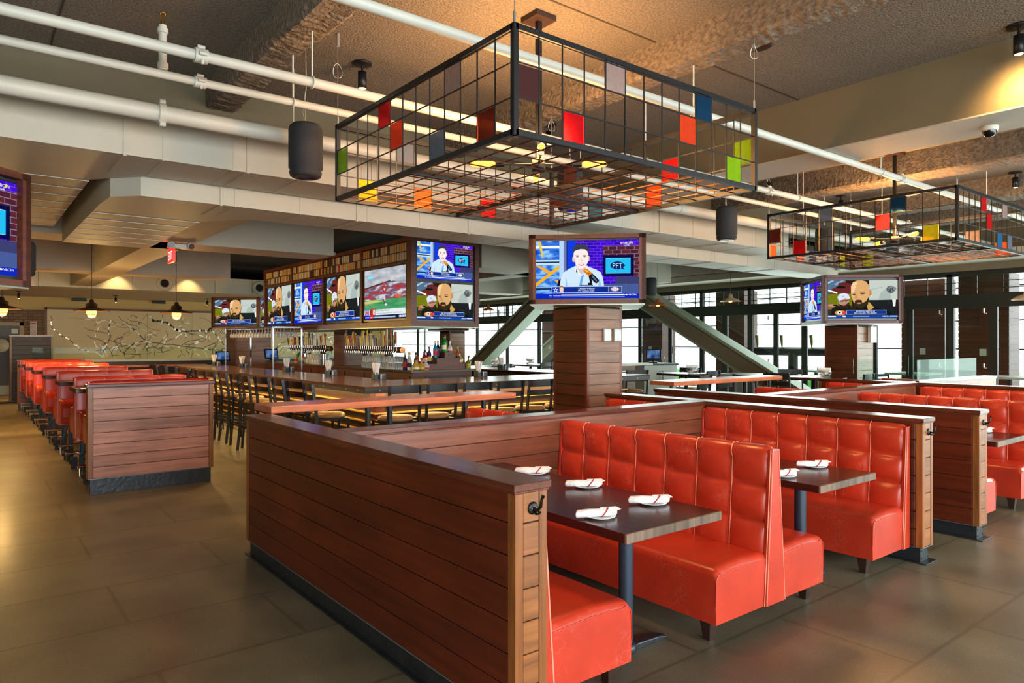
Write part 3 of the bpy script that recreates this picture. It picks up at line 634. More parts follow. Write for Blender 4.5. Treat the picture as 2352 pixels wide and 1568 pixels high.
for y, z, x1, lab in ((8.9, 3.52, 5.6, 'slim white pipe in the dark ceiling void before the exit sign beam'), (12.6, 3.3, 5.6, 'slim white pipe in the dark void behind the exit sign beam'), (14.2, 3.42, 5.6, 'thin white pipe deep in the dark void near the far duct'), (8.2, 3.5, 13.0, 'thin white pipe high in the void just behind the lower duct')):
    pipe(y, z, .03, -3, x1, lab, hang=(1.2, 3.4, 5.2))
# ------------------------------------------------------------------ speakers
def wire_curve(b, x, y, z0, z1, r=.003, wob=.012, n=8):
    b.tube([(x+(random.uniform(-wob, wob) if 0 < i < n else 0), y+(random.uniform(-wob, wob) if 0 < i < n else 0), z0+(z1-z0)*i/n) for i in range(n+1)], r, 5)
def speaker(x, y, zb, label, r=.125, h=.4, top=ZC):
    t = thing('pendant_speaker', label, 'speaker', (x, y, zb), 0, 'black drum speakers hung from the ceiling')
    b = MB(); b.lathe([(0, 0), (r*.72, 0), (r*.9, .012), (r*.96, .04), (r*.92, .055), (r*.92, .06), (r, .07), (r, h-.05), (r*.95, h-.02), (r*.8, h), (0, h)], n=32); b.build('drum', M_fabric, t)
    b = MB(); b.lathe([(0, -.002), (r*.5, -.002), (r*.7, .0)], n=24); b.build('port', M_gloss, t)
    b = MB(); wire_curve(b, 0, 0, h, top-zb, .0035, .006); wire_curve(b, -.015, .0, h+.02, h+.12, .003, .01, 4); b.build('cable', M_white, t)
for x, y, z, l in ((2.03, 5.1, 2.85, 'black drum speaker hanging nearest, left of the big light cage'), (7.2, 5.0, 2.83, 'black drum speaker hanging between the two light cages'), (9.6, 5.05, 2.83, 'black drum speaker seen through the farther light cage'),
                   (11.9, 10.2, 2.62, 'black drum speaker above the sloping right brace'), (12.2, 17.3, 2.7, 'black drum speaker in the gap between bar screens and pillar screen'), (.55, 9.9, 2.38, 'black drum speaker hanging behind the leftmost television'), (4.6, 4.95, 2.88, 'black drum speaker seen through the nearer light cage mesh')):
    speaker(x, y, z, l)
# ------------------------------------------------------------------ spot lamps
WARM = (1., .54, .19)
def spotlamp(x, y, label, energy=60, size=1.4, top=ZC, tilt=(0, 0), r=.034, L=.13, col=WARM, light=True):
    t = thing('ceiling_spotlight', label, 'spotlight', (x, y, top), 0, 'black can spotlights on the ceiling')
    MB().lathe([(0, 0), (.075, 0), (.075, -.012), (.02, -.022), (0, -.022)], n=20).build('canopy', M_black, t)
    MB().tube([(0, 0, -.02), (0, 0, -.07)], .01, 8).build('stem', M_black, t)
    b = MB(); b.lathe([(0, -.07), (r, -.07), (r, -.07-L), (r*.86, -.07-L), (r*.86, -.07-L+.02), (0, -.07-L+.02)], n=20); b.build('can', M_black, t)
    b = MB(); b.lathe([(0, -.07-L-.004), (r*.6, -.07-L-.002), (r*.84, -.07-L+.004)], n=16); b.build('lens', M_lens, t)
    if light:
        l = bpy.data.lights.new('spot', 'SPOT'); l.energy = energy; l.color = col; l.spot_size = size; l.spot_blend = .9; l.shadow_soft_size = .15
        o = bpy.data.objects.new('spot_beam', l); C.objects.link(o); o.parent = t; o.location = (0, 0, -.07-L-.05); o.rotation_euler = (tilt[0], tilt[1], 0)
spotlamp(2.46, 5.03, 'black can spotlight on the slab left of the big light cage', 60, 1.6)
spotlamp(4.63, 5.29, 'black can spotlight seen through the nearer light cage', 60, 1.6)
spotlamp(5.73, 1.63, 'black can spotlight at the top right corner by the soffit', 120, 2.0, tilt=(0, -.75))
spotlamp(8.38, 5.16, 'black can spotlight just right of the nearer cage', 60, 1.6)
spotlamp(10.65, 3.07, 'black can spotlight above the farther cage at right', 60, 1.6)
spotlamp(10.33, 5.18, 'black can spotlight rising behind the farther cage', 60, 1.6)
spotlamp(9.1, 5.0, 'black can spotlight left of the farther cage rod', 0, 1.6, light=False)
# small recessed lamps washing the far duct
for x, lab in ((.9, 'recessed warm lamp washing the left end of the far duct'), (3.05, 'recessed warm lamp between the two nozzles of the far duct'), (4.72, 'recessed warm lamp above the far television')):
    t = thing('recessed_lamp', lab, 'lamp', (x, 19.7, 3.5), 0, 'recessed lamps along the far duct')
    MB().lathe([(0, 0), (.07, 0), (.07, .1), (0, .1)], n=14).build('can', M_black, t)
    MB().lathe([(0, -.004), (.055, -.004)], n=14).build('lens', M_lens, t)
    MB().tube([(0, 0, .1), (0, 0, .3)], .01, 6).build('stem', M_black, t)
    l = bpy.data.lights.new('spot', 'SPOT'); l.energy = 55; l.color = (1, .66, .25); l.spot_size = 1.5; l.spot_blend = .6; l.shadow_soft_size = .05
    o = bpy.data.objects.new('spot_beam', l); C.objects.link(o); o.parent = t; o.location = (0, 0, -.03); o.rotation_euler = (.25, 0, 0)
# ------------------------------------------------------------------ light cages
PANE = {'maroon': pane('maroon glass', (104, 40, 26)), 'plum': pane('plum glass', (84, 52, 52)), 'red': pane('red glass', (196, 24, 30)), 'vermilion': pane('vermilion glass', (220, 74, 40)), 'smoke': pane('smoke glass', (166, 144, 138)),
        'slate': pane('slate blue glass', (108, 120, 138)), 'navy': pane('navy glass', (26, 62, 92)), 'blue': pane('blue glass', (48, 108, 156)), 'lime': pane('lime glass', (140, 184, 30)), 'yellow': pane('yellow glass', (228, 208, 36)), 'orange': pane('orange glass', (236, 104, 40))}
def cage(x0, y0, z0, S, Ht, label, panes, rod_label=''):
    t = thing('light_cage', label, 'hanging lamp', (x0, y0, z0)); n = 13; c = S/n; r3 = Ht/3
    b = MB(); e = .028
    for (x, y) in ((0, 0), (S, 0), (0, S), (S, S)): b.box(x-e/2, y-e/2, -e/2, x+e/2, y+e/2, Ht+e/2)
    for z in (0, Ht):
        for y in (0, S): b.box(0, y-e/2, z-e/2, S, y+e/2, z+e/2)
        for x in (0, S): b.box(x-e/2, 0, z-e/2, x+e/2, S, z+e/2)
    b.box(0, S/2-.014, -.014, S, S/2+.014, .014); b.box(S/2-.014, 0, -.014, S/2+.014, S, .014)
    b.build('frame', M_black, t)
    q = .003
    for side in range(4):
        w = MB()
        for k in range(1, n):
            a = k*c
            if side == 0: w.box(a-q, -q, 0, a+q, q, Ht)
            if side == 1: w.box(a-q, S-q, 0, a+q, S+q, Ht)
            if side == 2: w.box(-q, a-q, 0, q, a+q, Ht)
            if side == 3: w.box(S-q, a-q, 0, S+q, a+q, Ht)
        for z in (r3, 2*r3, Ht-.02):
            if side == 0: w.box(0, -q-.004, z-q, S, q-.004, z+q)
            if side == 1: w.box(0, S-q, z-q, S, S+q, z+q)
            if side == 2: w.box(-q-.004, 0, z-q, q-.004, S, z+q)
            if side == 3: w.box(S-q, 0, z-q, S+q, S, z+q)
        w.build('wire_side', M_black, t)
    w = MB()
    for k in range(1, n): w.box(k*c-q, 0, -q, k*c+q, S, q); w.box(0, k*c-q, -q-.004, S, k*c+q, q-.004)
    w.build('wire_floor', mat('bronze wire', (92, 52, 24), .35, metal=.8), t)
    for side, k, row, colr in panes:   # row 0 = top
        a0, a1 = k*c+.006, (k+1)*c-.006; zb, zt = Ht-(row+1)*r3+.006, Ht-row*r3-.006; p = MB()
        if side == 'y0': p.box(a0, -.004, zb, a1, .002, zt)
        if side == 'y1': p.box(a0, S-.002, zb, a1, S+.004, zt)
        if side == 'x0': p.box(-.004, a0, zb, .002, a1, zt)
        if side == 'x1': p.box(S-.002, a0, zb, S+.004, a1, zt)
        p.build('glass_tile', PANE[colr], t)['label'] = colr+' glass tile'
    # wires from the corners
    w = MB()
    for (x, y) in ((0, 0), (S, 0), (0, S), (S, S)):
        w.tube([(x, y, Ht), (x, y, ZC-z0)], .0025, 5); w.tube([(x, y, Ht), (x, y, Ht+.07)], .007, 6); w.tube([(x, y, ZC-z0-.13), (x, y, ZC-z0-.04)], .012, 6)
        if (x, y) != (0, 0): w.tube([(x+.035*math.cos(a), y+.01*math.sin(2*a), ZC-z0-.3+.05*math.sin(a)) for a in [k*PI/7 for k in range(29)]], .002, 5)
    w.build('suspension_wire', M_bolt, t)
    # rod, canopy and the four-armed lamp
    cx = cy = S/2; zl = .2; w = MB(); w.box(cx-.016, cy-.016, zl, cx+.016, cy+.016, ZC-z0-.02)
    w.build('rod', M_black, t); MB().box(cx-.085, cy-.085, ZC-z0-.035, cx+.085, cy+.085, ZC-z0).build('canopy', M_dark, t)
    MB().lathe([(0, -.05), (.045, -.05), (.045, .03), (0, .03)], (cx, cy, zl), 16).build('hub', M_black, t)
    for k in range(4):
        a = -.66+k*PI/2; d = Vector((math.cos(a), math.sin(a), 0)); o = Vector((cx, cy, zl))
        ar = MB(); ar.tube([o+d*.03, o+d*.27], .007, 8); ar.tube([o+d*.23, o+d*.29], .02, 10); ab = ar.build('arm', M_black, t)
        bu = MB(); pts = [o+d*(.29+.17*i/8) for i in range(9)]; bu.tube(pts, [.012, .02, .022, .022, .022, .022, .022, .019, .008], 12); bu.build('tube_bulb', M_bulb, ab)
    l = bpy.data.lights.new('glow', 'POINT'); l.energy = 170; l.color = (1., .47, .15); l.shadow_soft_size = .22
    o = bpy.data.objects.new('lamp_glow', l); C.objects.link(o); o.parent = t; o.location = (cx, cy, zl+.12)
    return t
cage(2.05, 2.59, 2.61, 1.98, .5, 'large square black wire cage lamp nearest the camera', [
    ('x0', 1, 2, 'maroon'), ('x0', 3, 0, 'smoke'), ('x0', 4, 2, 'slate'), ('x0', 7, 1, 'vermilion'), ('x0', 8, 0, 'red'), ('x0', 12, 1, 'lime'),
    ('y0', 0, 1, 'plum'), ('y0', 2, 2, 'red'), ('y0', 4, 0, 'smoke'), ('y0', 9, 0, 'navy'), ('y0', 8, 1, 'vermilion'), ('y0', 11, 2, 'lime'),
    ('x1', 0, 1, 'lime'), ('x1', 4, 1, 'red'), ('x1', 5, 2, 'vermilion'), ('x1', 9, 2, 'blue'), ('x1', 12, 1, 'plum'), ('x1', 11, 0, 'plum'),
    ('y1', 1, 2, 'yellow'), ('y1', 3, 0, 'slate'), ('y1', 4, 2, 'orange'), ('y1', 8, 2, 'red'), ('y1', 10, 1, 'smoke')])
cage(7.46, 2.62, 2.6, 1.98, .5, 'black wire cage lamp farther off at the right', [
    ('x0', 1, 2, 'yellow'), ('x0', 3, 0, 'navy'), ('x0', 4, 1, 'red'), ('x0', 8, 0, 'slate'), ('x0', 10, 2, 'red'), ('x0', 12, 1, 'maroon'),
    ('y0', 4, 0, 'red'), ('y0', 5, 1, 'red'), ('y0', 8, 0, 'smoke'), ('y0', 7, 2, 'blue'), ('y0', 9, 2, 'slate'),
    ('y1', 0, 2, 'orange'), ('y1', 4, 2, 'vermilion'), ('y1', 6, 2, 'navy'), ('y1', 11, 2, 'lime'), ('x1', 3, 1, 'smoke'), ('x1', 9, 1, 'navy'), ('x1', 11, 2, 'lime'), ('x1', 1, 2, 'orange')])
# ------------------------------------------------------------------ small ceiling fittings
t = thing('security_camera', 'white dome security camera under the painted soffit', 'camera', (6.28, 1.98, 3.3))
MB().lathe([(0, 0), (.06, 0), (.06, -.035), (.055, -.045), (0, -.045)], n=20).build('mount', M_white, t)
MB().lathe([(.048, -.045), (.045, -.065), (.03, -.085), (0, -.092)], n=20).build('dome', M_gloss, t)
def emergency(x, y, z, label, rz=0):
    t = thing('emergency_light', label, 'emergency light', (x, y, z), rz, 'twin head emergency lights')
    MB().box(-.1, -.02, -.03, .1, .06, .03).build('body', M_white, t, bevel=.006)
    for s in (-1, 1):
        b = MB(); b.lathe([(0, 0), (.05, .0), (.045, .05), (.02, .07), (0, .07)], n=16); o = b.build('head', M_white, t); o.location = (s*.13, -.05, 0); o.rotation_euler = (-1.3, 0, s*.3)
        q = MB(); q.lathe([(0, -.003), (.042, -.003)], n=16); q.build('reflector', M_chrome, o)
emergency(2.35, 10.36, 2.93, 'white twin head emergency light beside the red exit sign')
emergency(13.0, 6.4, 3.0, 'white twin head emergency light on the soffit above the windows', -PI/2)
# exit sign seen edge on from here
t = thing('exit_sign', 'red glowing exit sign hung under the painted beam', 'exit sign', (2.33, 10.8, 2.98))
MB().box(-.015, -.16, -.24, .015, .16, -.03).build('sign_body', mat('lit red plastic', (255, 40, 34), .4, emit=1.6), t)
MB().box(-.05, -.05, -.03, .05, .05, 0).build('mount', M_white, t)
e = MB(); vs, fs, a0, a1, b0, b1 = textpolys('EXIT')
e.add([(-.0155, .12-(v[0]-a0)/(a1-a0)*.24, -.2+(v[1]-b0)/(b1-b0)*.12) for v in vs], fs); e.build('sign_letters', mat('white plastic letters', (250, 230, 226), .5, emit=1.5), t)
l = bpy.data.lights.new('glow', 'POINT'); l.energy = 2.5; l.color = (1, .05, .03); l.shadow_soft_size = .1
o = bpy.data.objects.new('sign_glow', l); C.objects.link(o); o.parent = t; o.location = (-.12, -.1, -.12)
# ------------------------------------------------------------------ boarded partition walls
def hook(lab, x, y, z):
    h = thing('coat_hook', 'black double coat hook on the end of the '+lab, 'hook', (x, y, z))
    b = MB(); b.lathe([(0, 0), (.026, 0), (.026, .004), (.018, .008), (0, .009)], n=18); o = b.build('backplate', M_black, h); o.rotation_euler = (PI/2, 0, 0)
    b = MB(); b.tube([(0, -.004, .0), (0, -.03, -.004), (.004, -.045, .012), (.01, -.044, .04), (.014, -.05, .056)], [.007, .007, .0065, .006, .008], 8); b.build('hook_arm', M_gloss, h)
    b = MB(); b.tube([(0, -.004, -.008), (0, -.022, -.02), (.008, -.03, -.018), (.012, -.032, -.008)], [.006, .006, .005, .007], 8); b.build('hook_arm', M_gloss, h)
    for s in (-1, 1):
        q = MB(); q.lathe([(0, .009), (.004, .009), (.003, .011), (0, .011)], n=8); o = q.build('screw', M_bolt, h); o.rotation_euler = (PI/2, 0, 0); o.location = (s*.012, -.001, 0)
    return h
def partition(name, label, x0, x1, y0, y1, along, H=1.06, base=.117, ends=(1, 1), hk=None, n=7, mbase=M_steel, capm=None, face=None):
    t = thing(name, label, 'partition', ((x0+x1)/2, (y0+y1)/2, 0))
    ox, oy = (x0+x1)/2, (y0+y1)/2; hx, hy = (x1-x0)/2, (y1-y0)/2; zt = H-.03; ph = (zt-base)/n; e = .05; lip = mat('glinting steel lip', (170, 172, 170), .35, metal=.6)  # steel lip coloured pale for the light its edge catches
    core = MB(); core.box(-hx+.012, -hy+.008, base, hx-.012, hy-.008, zt-.001, 0)
    core.build('core', M_groove, t)
    p = MB(); g = .0022
    for k in range(n):
        za, zb = base+k*ph+g, base+(k+1)*ph-g
        if along == 'y':
            p.box(-hx, -hy+e, za, -hx+.016, hy-e, zb); p.box(hx-.016, -hy+e, za, hx, hy-e, zb)
        else:
            p.box(-hx+e, -hy, za, hx-e, -hy+.016, zb); p.box(-hx+e, hy-.016, za, hx-e, hy, zb)
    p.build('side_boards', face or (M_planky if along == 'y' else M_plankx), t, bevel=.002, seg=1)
    q = MB()
    for k in range(n):
        za, zb = base+k*ph+g, base+(k+1)*ph-g
        if along == 'y':
            for s in (-1, 1): q.box(-hx+.042, s*hy, za, hx-.042, s*(hy-.012), zb)
        else:
            for s in (-1, 1): q.box(s*hx, -hy+.042, za, s*(hx-.012), hy-.042, zb)
    q.build('end_blocks', M_endwood, t, bevel=.002, seg=1)
    s_ = MB()
    for a in (-1, 1):
        for b2 in (-1, 1):
            if along == 'y': s_.box(a*hx*1.001, b2*hy*1.001, base, a*(hx-.04), b2*(hy-e+.004), zt)
            else: s_.box(a*hx*1.001, b2*hy*1.001, base, a*(hx-e+.004), b2*(hy-.04), zt)
    s_.build('corner_stiles', M_stile if along == 'y' else M_stile, t, bevel=.0015, seg=1)
    c = MB(); c.box(-hx-.014, -hy-.014, zt, hx+.014, hy+.014, H); c.box(-hx-.006, -hy-.006, zt-.012, hx+.006, hy+.006, zt)
    c.build('cap_rail', capm or (M_capy if along == 'y' else M_capx), t, bevel=.003)
    bb = MB(); bb.box(-hx+.022, -hy+.022, 0, hx-.022, hy-.022, base-.004); MB().box(-hx-.002, -hy-.002, base-.004, hx+.002, hy+.002, base-.001).build('metal_lip', lip, t)
    if along == 'y': bb.box(-hx-.01, -hy-.03, 0, hx+.01, hy+.01, .008)
    for dz in (.03, .085):
        for dx in (-.6, .6): bb.obox((dx*hx, -hy+.02, dz), .004, .004, .004)
    bb.build('steel_base', mbase, t, bevel=.002, seg=1)
    return t
partition('wood_partition', 'long reddish boarded partition wall in the left foreground', 1.70, 1.865, 2.145, 5.445, 'y')
hook('long left foreground partition', 1.79, 2.145, .955)
partition('wood_partition', 'low boarded wall across the back of the two nearest booths', 1.88, 5.47, 4.04, 4.2, 'x', base=.117)
partition('wood_partition', 'boarded partition closing the near booths at right, left of the aisle gap', 5.482, 5.66, 2.15, 5.33, 'y')
hook('partition closing the near booths', 5.585, 2.15, .955)
partition('wood_partition', 'boarded partition across the aisle gap, right of the near booths', 6.49, 6.665, 2.12, 5.5, 'y')
hook('partition across the aisle gap', 6.59, 2.12, .955)
partition('wood_partition', 'low boarded wall behind the far booths at right', 6.68, 10.25, 4.1, 4.26, 'x')
partition('wood_partition', 'boarded partition at the far end of the right booths', 10.27, 10.45, 2.15, 5.5, 'y')
partition('wood_partition', 'low boarded wall carrying the glass screen near the windows', 10.47, 13.3, 4.1, 4.26, 'x')
partition('wood_partition', 'square boarded partition end facing the camera at left', 1.03, 2.285, 8.52, 8.66, 'x', H=1.165, base=.17, n=8, face=wood('front lit plank wood', (166, 112, 92), 'x', plank=.121, z0=.17, var=.14))  # cool front light on this face is painted into paler planks
# ------------------------------------------------------------------ tufted booths
SEAT_Z = .41
def tuft(L, cells, side, x_of, zb=.36, zt=1.0, rows=(.36, .585, .785), bulge=.046, edge_r=.035):
    """upholstered back: side -1 faces -x. x_of(z) = distance of the backing from the centre plane"""
    zr = list(rows)+[zt]
    prof = []
    for r in range(len(rows)):
        n = 9
        for i in range(n):
            z = zr[r]+(zr[r+1]-zr[r])*i/n
            if r == len(rows)-1 and z > zt-.05: break
            prof.append((x_of(z), z, math.sin(PI*i/n) if r < len(rows)-1 else math.sin(PI*min(1, i/(n*1.3)))))
    x0 = x_of(zt-.05)
    for i in range(9):
        a = i/8*PI/2; prof.append((x0*math.cos(a), zt-.05+.05*math.sin(a), .75*math.cos(a*.8)+.1 if i < 8 else .2))
    # height profile b: 0 at creases
    m = MB(); nv = len(prof)-1; per = 10; nu = cells*per
    def P(u, v):
        k = int(round(v*nv)); x, z, b = prof[k]
        uu = u*cells; fu = uu-math.floor(uu) if u < 1 else 1.
        cu = abs(math.sin(PI*fu))**.55 if 0 < fu < 1 else 0.
        if k > nv-9: h = bulge*(.55+.45*cu)*max(b, .12)
        else: h = bulge*(.12*cu+.1*(abs(b)**.5) + .78*cu*(abs(b)**.5))
        y = u*L; ed = min(y, L-y); er = min(1., ed/edge_r); h -= (1-math.sqrt(max(0, 1-(1-er)**2)))*.03
        nx, nz = (1, 0) if k <= nv-9 else (math.cos((k-(nv-8))/8*PI/2), math.sin((k-(nv-8))/8*PI/2))
        return (side*(x+h*nx), y, z+h*nz*.8)
    m.grid(P, nu, nv)
    piping = MB()
    for c in range(1, cells):
        piping.tube([(lambda p: (p[0]+side*.0075, p[1], p[2]+(.005 if k > nv-9 else 0)))(P(c/cells, k/nv)) for k in range(nv+1)], .0036, 6)
    return m, piping
def booth(label, x, y, L, sides, cells=7, group=None, sw=.45, far=False, H=1.0, name='booth_bench', panel=True):
    """x = centre plane of the back, y = near end; sides: -1 faces -x, +1 faces +x"""
    t = thing(name, label, 'booth seat', (x, y, 0), 0, group)
    wb, wt = .098, .034; bo = .03
    x_of = lambda z: wb+(wt-wb)*max(0, (z-.11))/(H-.11)
    two = len(sides) == 2
    for s in sides:
        m, pp = tuft(L, cells, s, lambda z: x_of(z)-.022, zt=H)
        bk = m.build('backrest', M_leather, t); pp.build('seam_piping', M_pipe_seam, bk)
        sx = wb; b = MB(); nu, nv = 24, 26; ds = sw
        def P(u, v, s=s):
            # front-over-top profile
            z0, z1 = .115, SEAT_Z; r = .045; w = sx+ds
            tot = [(w-.0, z0), (w+.004, z0+.12), (w, z1-r)]+[(w-r+r*math.cos(a), z1-r+r*math.sin(a)) for a in [k*PI/12 for k in range(1, 7)]]+[(w-.18, z1+.014), (w-.3, z1+.012), (x_of(.4)-.01, z1-.0)]
            k = v*(len(tot)-1); i = min(int(k), len(tot)-2); f_ = k-i; px = tot[i][0]*(1-f_)+tot[i+1][0]*f_; pz = tot[i][1]*(1-f_)+tot[i+1][1]*f_
            yy = u*L; ed = min(yy, L-yy); q = max(0, 1-ed/.045); dz = .035*(1-math.sqrt(max(0, 1-q*q)))
            if i >= 8: pz -= dz
            elif pz > z1-r: pz -= dz*.7
            return (s*px, yy, pz)
        us = [0, .006, .012, .02, .03]+[.03+.94*k/16 for k in range(1, 16)]+[.97, .98, .988, .994, 1.]
        vs = [P(u, v/nv) for v in range(nv+1) for u in us]; n_ = len(us)
        b.add(vs, [(j*n_+i, j*n_+i+1, (j+1)*n_+i+1, (j+1)*n_+i) for j in range(nv) for i in range(n_-1)], 0, True)
        for uend in (0, 1):
            ring = [P(uend, v/nv) for v in range(nv+1)]; ring.append((s*(x_of(.4)-.01), uend*L, .115)); b.add(ring, [tuple(range(len(ring)))], 0)
        b.add([(s*(sx+ds), 0, .115), (s*(sx+ds), L, .115), (0, L, .115), (0, 0, .115)], [(0, 1, 2, 3)], 0)
        st = b.build('seat', M_leather, t)
        e = MB(); pts = [P(0, v/nv) for v in range(2, nv+1)]
        e.tube([(p[0], p[1]-.001, p[2]) for p in pts], .0028, 6); e.build('seam_piping', M_leather, st)
    if panel:
        a = MB(); pw = .012
        for ye in (0, L):
            xs0 = -1 if -1 in sides else 0; xs1 = 1 if 1 in sides else 0
            poly = [(xs0*wb, .11), (xs1*wb, .11), (xs1*wt, H-.004), (xs0*wt, H-.004)]
            if not two: poly = [(p[0]+(0 if p[0] else (-sides[0]*0)), p[1]) for p in poly]
            ya, yb = (-pw, .02) if ye == 0 else (L-.02, L+.004)
            a.prism(poly, ya, yb, 'y')
        # core behind the upholstery
        a.prism([(xs0*(wb-.012), .11), (xs1*(wb-.012), .11), (xs1*(wt-.012), H-.02), (xs0*(wt-.012), H-.02)], .0, L, 'y')
        ep = a.build('end_panel', M_leather, t, bevel=.002, seg=1)
        p = MB()
        for s in sides:
            p.tube([(s*(wb-.004), -pw-.001, .115), (s*(wt-.004), -pw-.001, H-.008)], .0028, 6); p.tube([(s*(wb+.006), -.004, .115), (s*(wt+.006), -.004, H-.004)], .0035, 6, m=0)
        p.tube([(xs0*wt, -pw-.001, H-.006), (xs1*wt, -pw-.001, H-.006)], .0028, 6)
        p.build('edge_piping', M_pipe_seam, ep)
    for s in sides:
        for yy in (.09, L-.12):
            l = MB(); cx = s*(wb+sw-.06)
            l.add([(cx-.036, yy-.036, .118), (cx+.036, yy-.036, .118), (cx+.036, yy+.036, .118), (cx-.036, yy+.036, .118), (cx-.02, yy-.02, 0), (cx+.02, yy-.02, 0), (cx+.02, yy+.02, 0), (cx-.02, yy+.02, 0)],
                  [(0, 1, 2, 3), (7, 6, 5, 4), (0, 4, 5, 1), (1, 5, 6, 2), (2, 6, 7, 3), (3, 7, 4, 0)])
            l.build('leg', M_dark, t)
    if not two:
        l = MB(); l.box(0, .3, 0, sides[0]*.05, .36, .12); l.build('rear_leg', M_dark, t)
    return t
YF = 2.24; LB = 1.79
booth('single red booth bench against the long left partition', 1.884, YF, LB, (1,), sw=.49)
booth('double red tufted booth bench standing in the middle foreground', 3.685, YF, LB, (-1, 1), sw=.455)
booth('single red tufted booth bench against the right partition of the near booths', 5.462, YF, LB, (-1,), sw=.455)
booth('single red booth bench right of the aisle gap, mostly hidden by its partition', 6.684, YF, LB, (1,), sw=.475)
booth('double red tufted booth bench in the far right booths', 8.48, YF, LB, (-1, 1))
booth('single red booth bench against the last right partition', 10.25, YF, LB, (-1,))
booth('red booth bench backing behind the low wall, top seen left of the wooden column', 3.685, 4.22, 1.12, (-1, 1), cells=4)
booth('red booth bench top seen just right of the wooden column', 5.462, 4.22, 1.05, (-1,), cells=4)
booth('red double bench top under the small drink rail at right', 8.42, 4.3, 1.08, (-1, 1), cells=4)
booth('red bench top behind the right booths, below the round tables', 10.25, 4.3, 1.05, (-1,), cells=4)
booth('red bench top farthest right, near the glass screen', 12.0, 4.3, 1.05, (-1, 1), cells=4)
# ------------------------------------------------------------------ booth tables
def booth_table(label, x0, x1, y0=2.175, y1=4.03, z=.742, th=.046):
    t = thing('booth_table', label, 'table', ((x0+x1)/2, y0, 0)); w = (x1-x0)/2; L = y1-y0
    MB().box(-w, .014, z-th, w, L, z).build('tabletop', M_table, t, bevel=.003)
    MB().box(-w, 0, z-th, w, .014, z).build('front_edge', M_tedge, t, bevel=.002, seg=1)
    for yy in (.335, L-.4):
        c = MB(); c.tube([(0, yy, .03), (0, yy, z-th)], .038, 24); co = c.build('column', mat('slate blue enamel', (42, 58, 74), .35, metal=.2), t)
        f = MB(); f.lathe([(0, 0), (.056, 0), (.056, .03), (.046, .045), (.04, .05), (0, .05)], (0, yy, 0), 22)
        for s in (-1, 1): f.prism([(s*.05, 0), (s*.05, .034), (s*.24, .026), (s*.3, .012), (s*.3, 0)], yy-.03, yy+.03, 'y')
        f.build('foot', M_steel, t, bevel=.006)
    return t
booth_table('dark wood booth table nearest the camera, set with rolled napkins', 2.372, 3.09)
booth_table('dark wood table in the second near booth, against the right partition', 4.09, 4.81)
booth_table('dark wood table at the right edge past the aisle gap', 7.10, 7.89)
booth_table('dark wood table in the farthest right booth', 8.92, 9.65)
# ------------------------------------------------------------------ plates and napkin rolls
def setting(x, y, rz, z=.742, where='', plate=True, k=[0]):
    if plate:
        p = MB(); p.lathe([(0, .004), (.045, .004), (.05, .006), (.076, .013), (.078, .015), (.076, .016), (.048, .0095), (0, .008)], (0, 0, 0), 36)
        o = p.build('side_plate', M_ceramic, loc=(x, y, z-.003)); tag(o, 'white side plate under '+where.replace('white ', '').replace('nearest ', 'near '), 'plate', 'side plates on the booth tables')
    n = thing('napkin_roll', where, 'napkin', (x, y, z+.026), rz, 'rolled napkins on the booth tables')
    b = MB(); N_ = 18; pts = []
    L = .215; vs = []
    pr = [(-.125, .017), (-.122, .02), (-.06, .0215), (0, .021), (.05, .022), (.078, .021), (.09, .018)]
    for i, (u, r) in enumerate(pr):
        for q in range(N_):
            a = 2*PI*q/N_; rr = r*(1+.06*math.sin(3*a+u*30)+.05*math.sin(a*2+u*14)); vs.append((u+(.012*math.cos(a) if i in (0, 1, 5, 6) else 0), rr*math.cos(a), rr*math.sin(a)*.92))
    fs = [(i*N_+q, i*N_+(q+1) % N_, (i+1)*N_+(q+1) % N_, (i+1)*N_+q) for i in range(len(pr)-1) for q in range(N_)]+[tuple(range((len(pr)-1)*N_, len(pr)*N_))]
    b.add(vs, fs, 0, True)
    # rolled core seen at the open end and the loose corner flap
    b.tube([(-.123, 0, 0), (-.05, 0, 0)], .0145, 12); b.tube([(-.1255, 0, 0), (-.05, 0, 0)], .009, 10)
    b.add([(.0, -.0225, .004), (.1, -.02, .012), (.088, .004, .024), (.0, .004, .0235), (.112, -.006, .012)], [(0, 1, 4, 2, 3)], 0)
    b.build('linen_roll', M_linen, n)
    s = MB(); sv = []
    for off in (-.004, .004):
        for q in range(13):
            a = -1.9+q/12*3.4; sv.append((.022+off+.02*math.sin(a), -.0238*math.cos(a+.3), .0226*math.sin(a+.3)))
    s.add(sv, [(q, q+1, 13+q+1, 13+q) for q in range(12)], 0, True); s.build('red_stripe', M_redline, n)
for x, y, rz, wh in ((2.985, 3.55, -.62, 'white napkin roll farthest back on the nearest table'), (2.955, 3.03, -.55, 'white napkin roll on the bench side of the nearest table, middle'), (2.93, 2.5, -.58, 'white napkin roll nearest the open end, bench side'), (2.50, 2.47, -.38, 'white napkin roll at the partition side of the nearest table'),
                     (4.2, 2.48, -.45, 'white napkin roll on the second table beside the double bench end'), (4.68, 2.53, -.66, 'white napkin roll on the second table, right half'), (7.76, 2.5, -.6, 'white napkin roll on the table at the right edge')):
    setting(x, y, rz, where=wh)
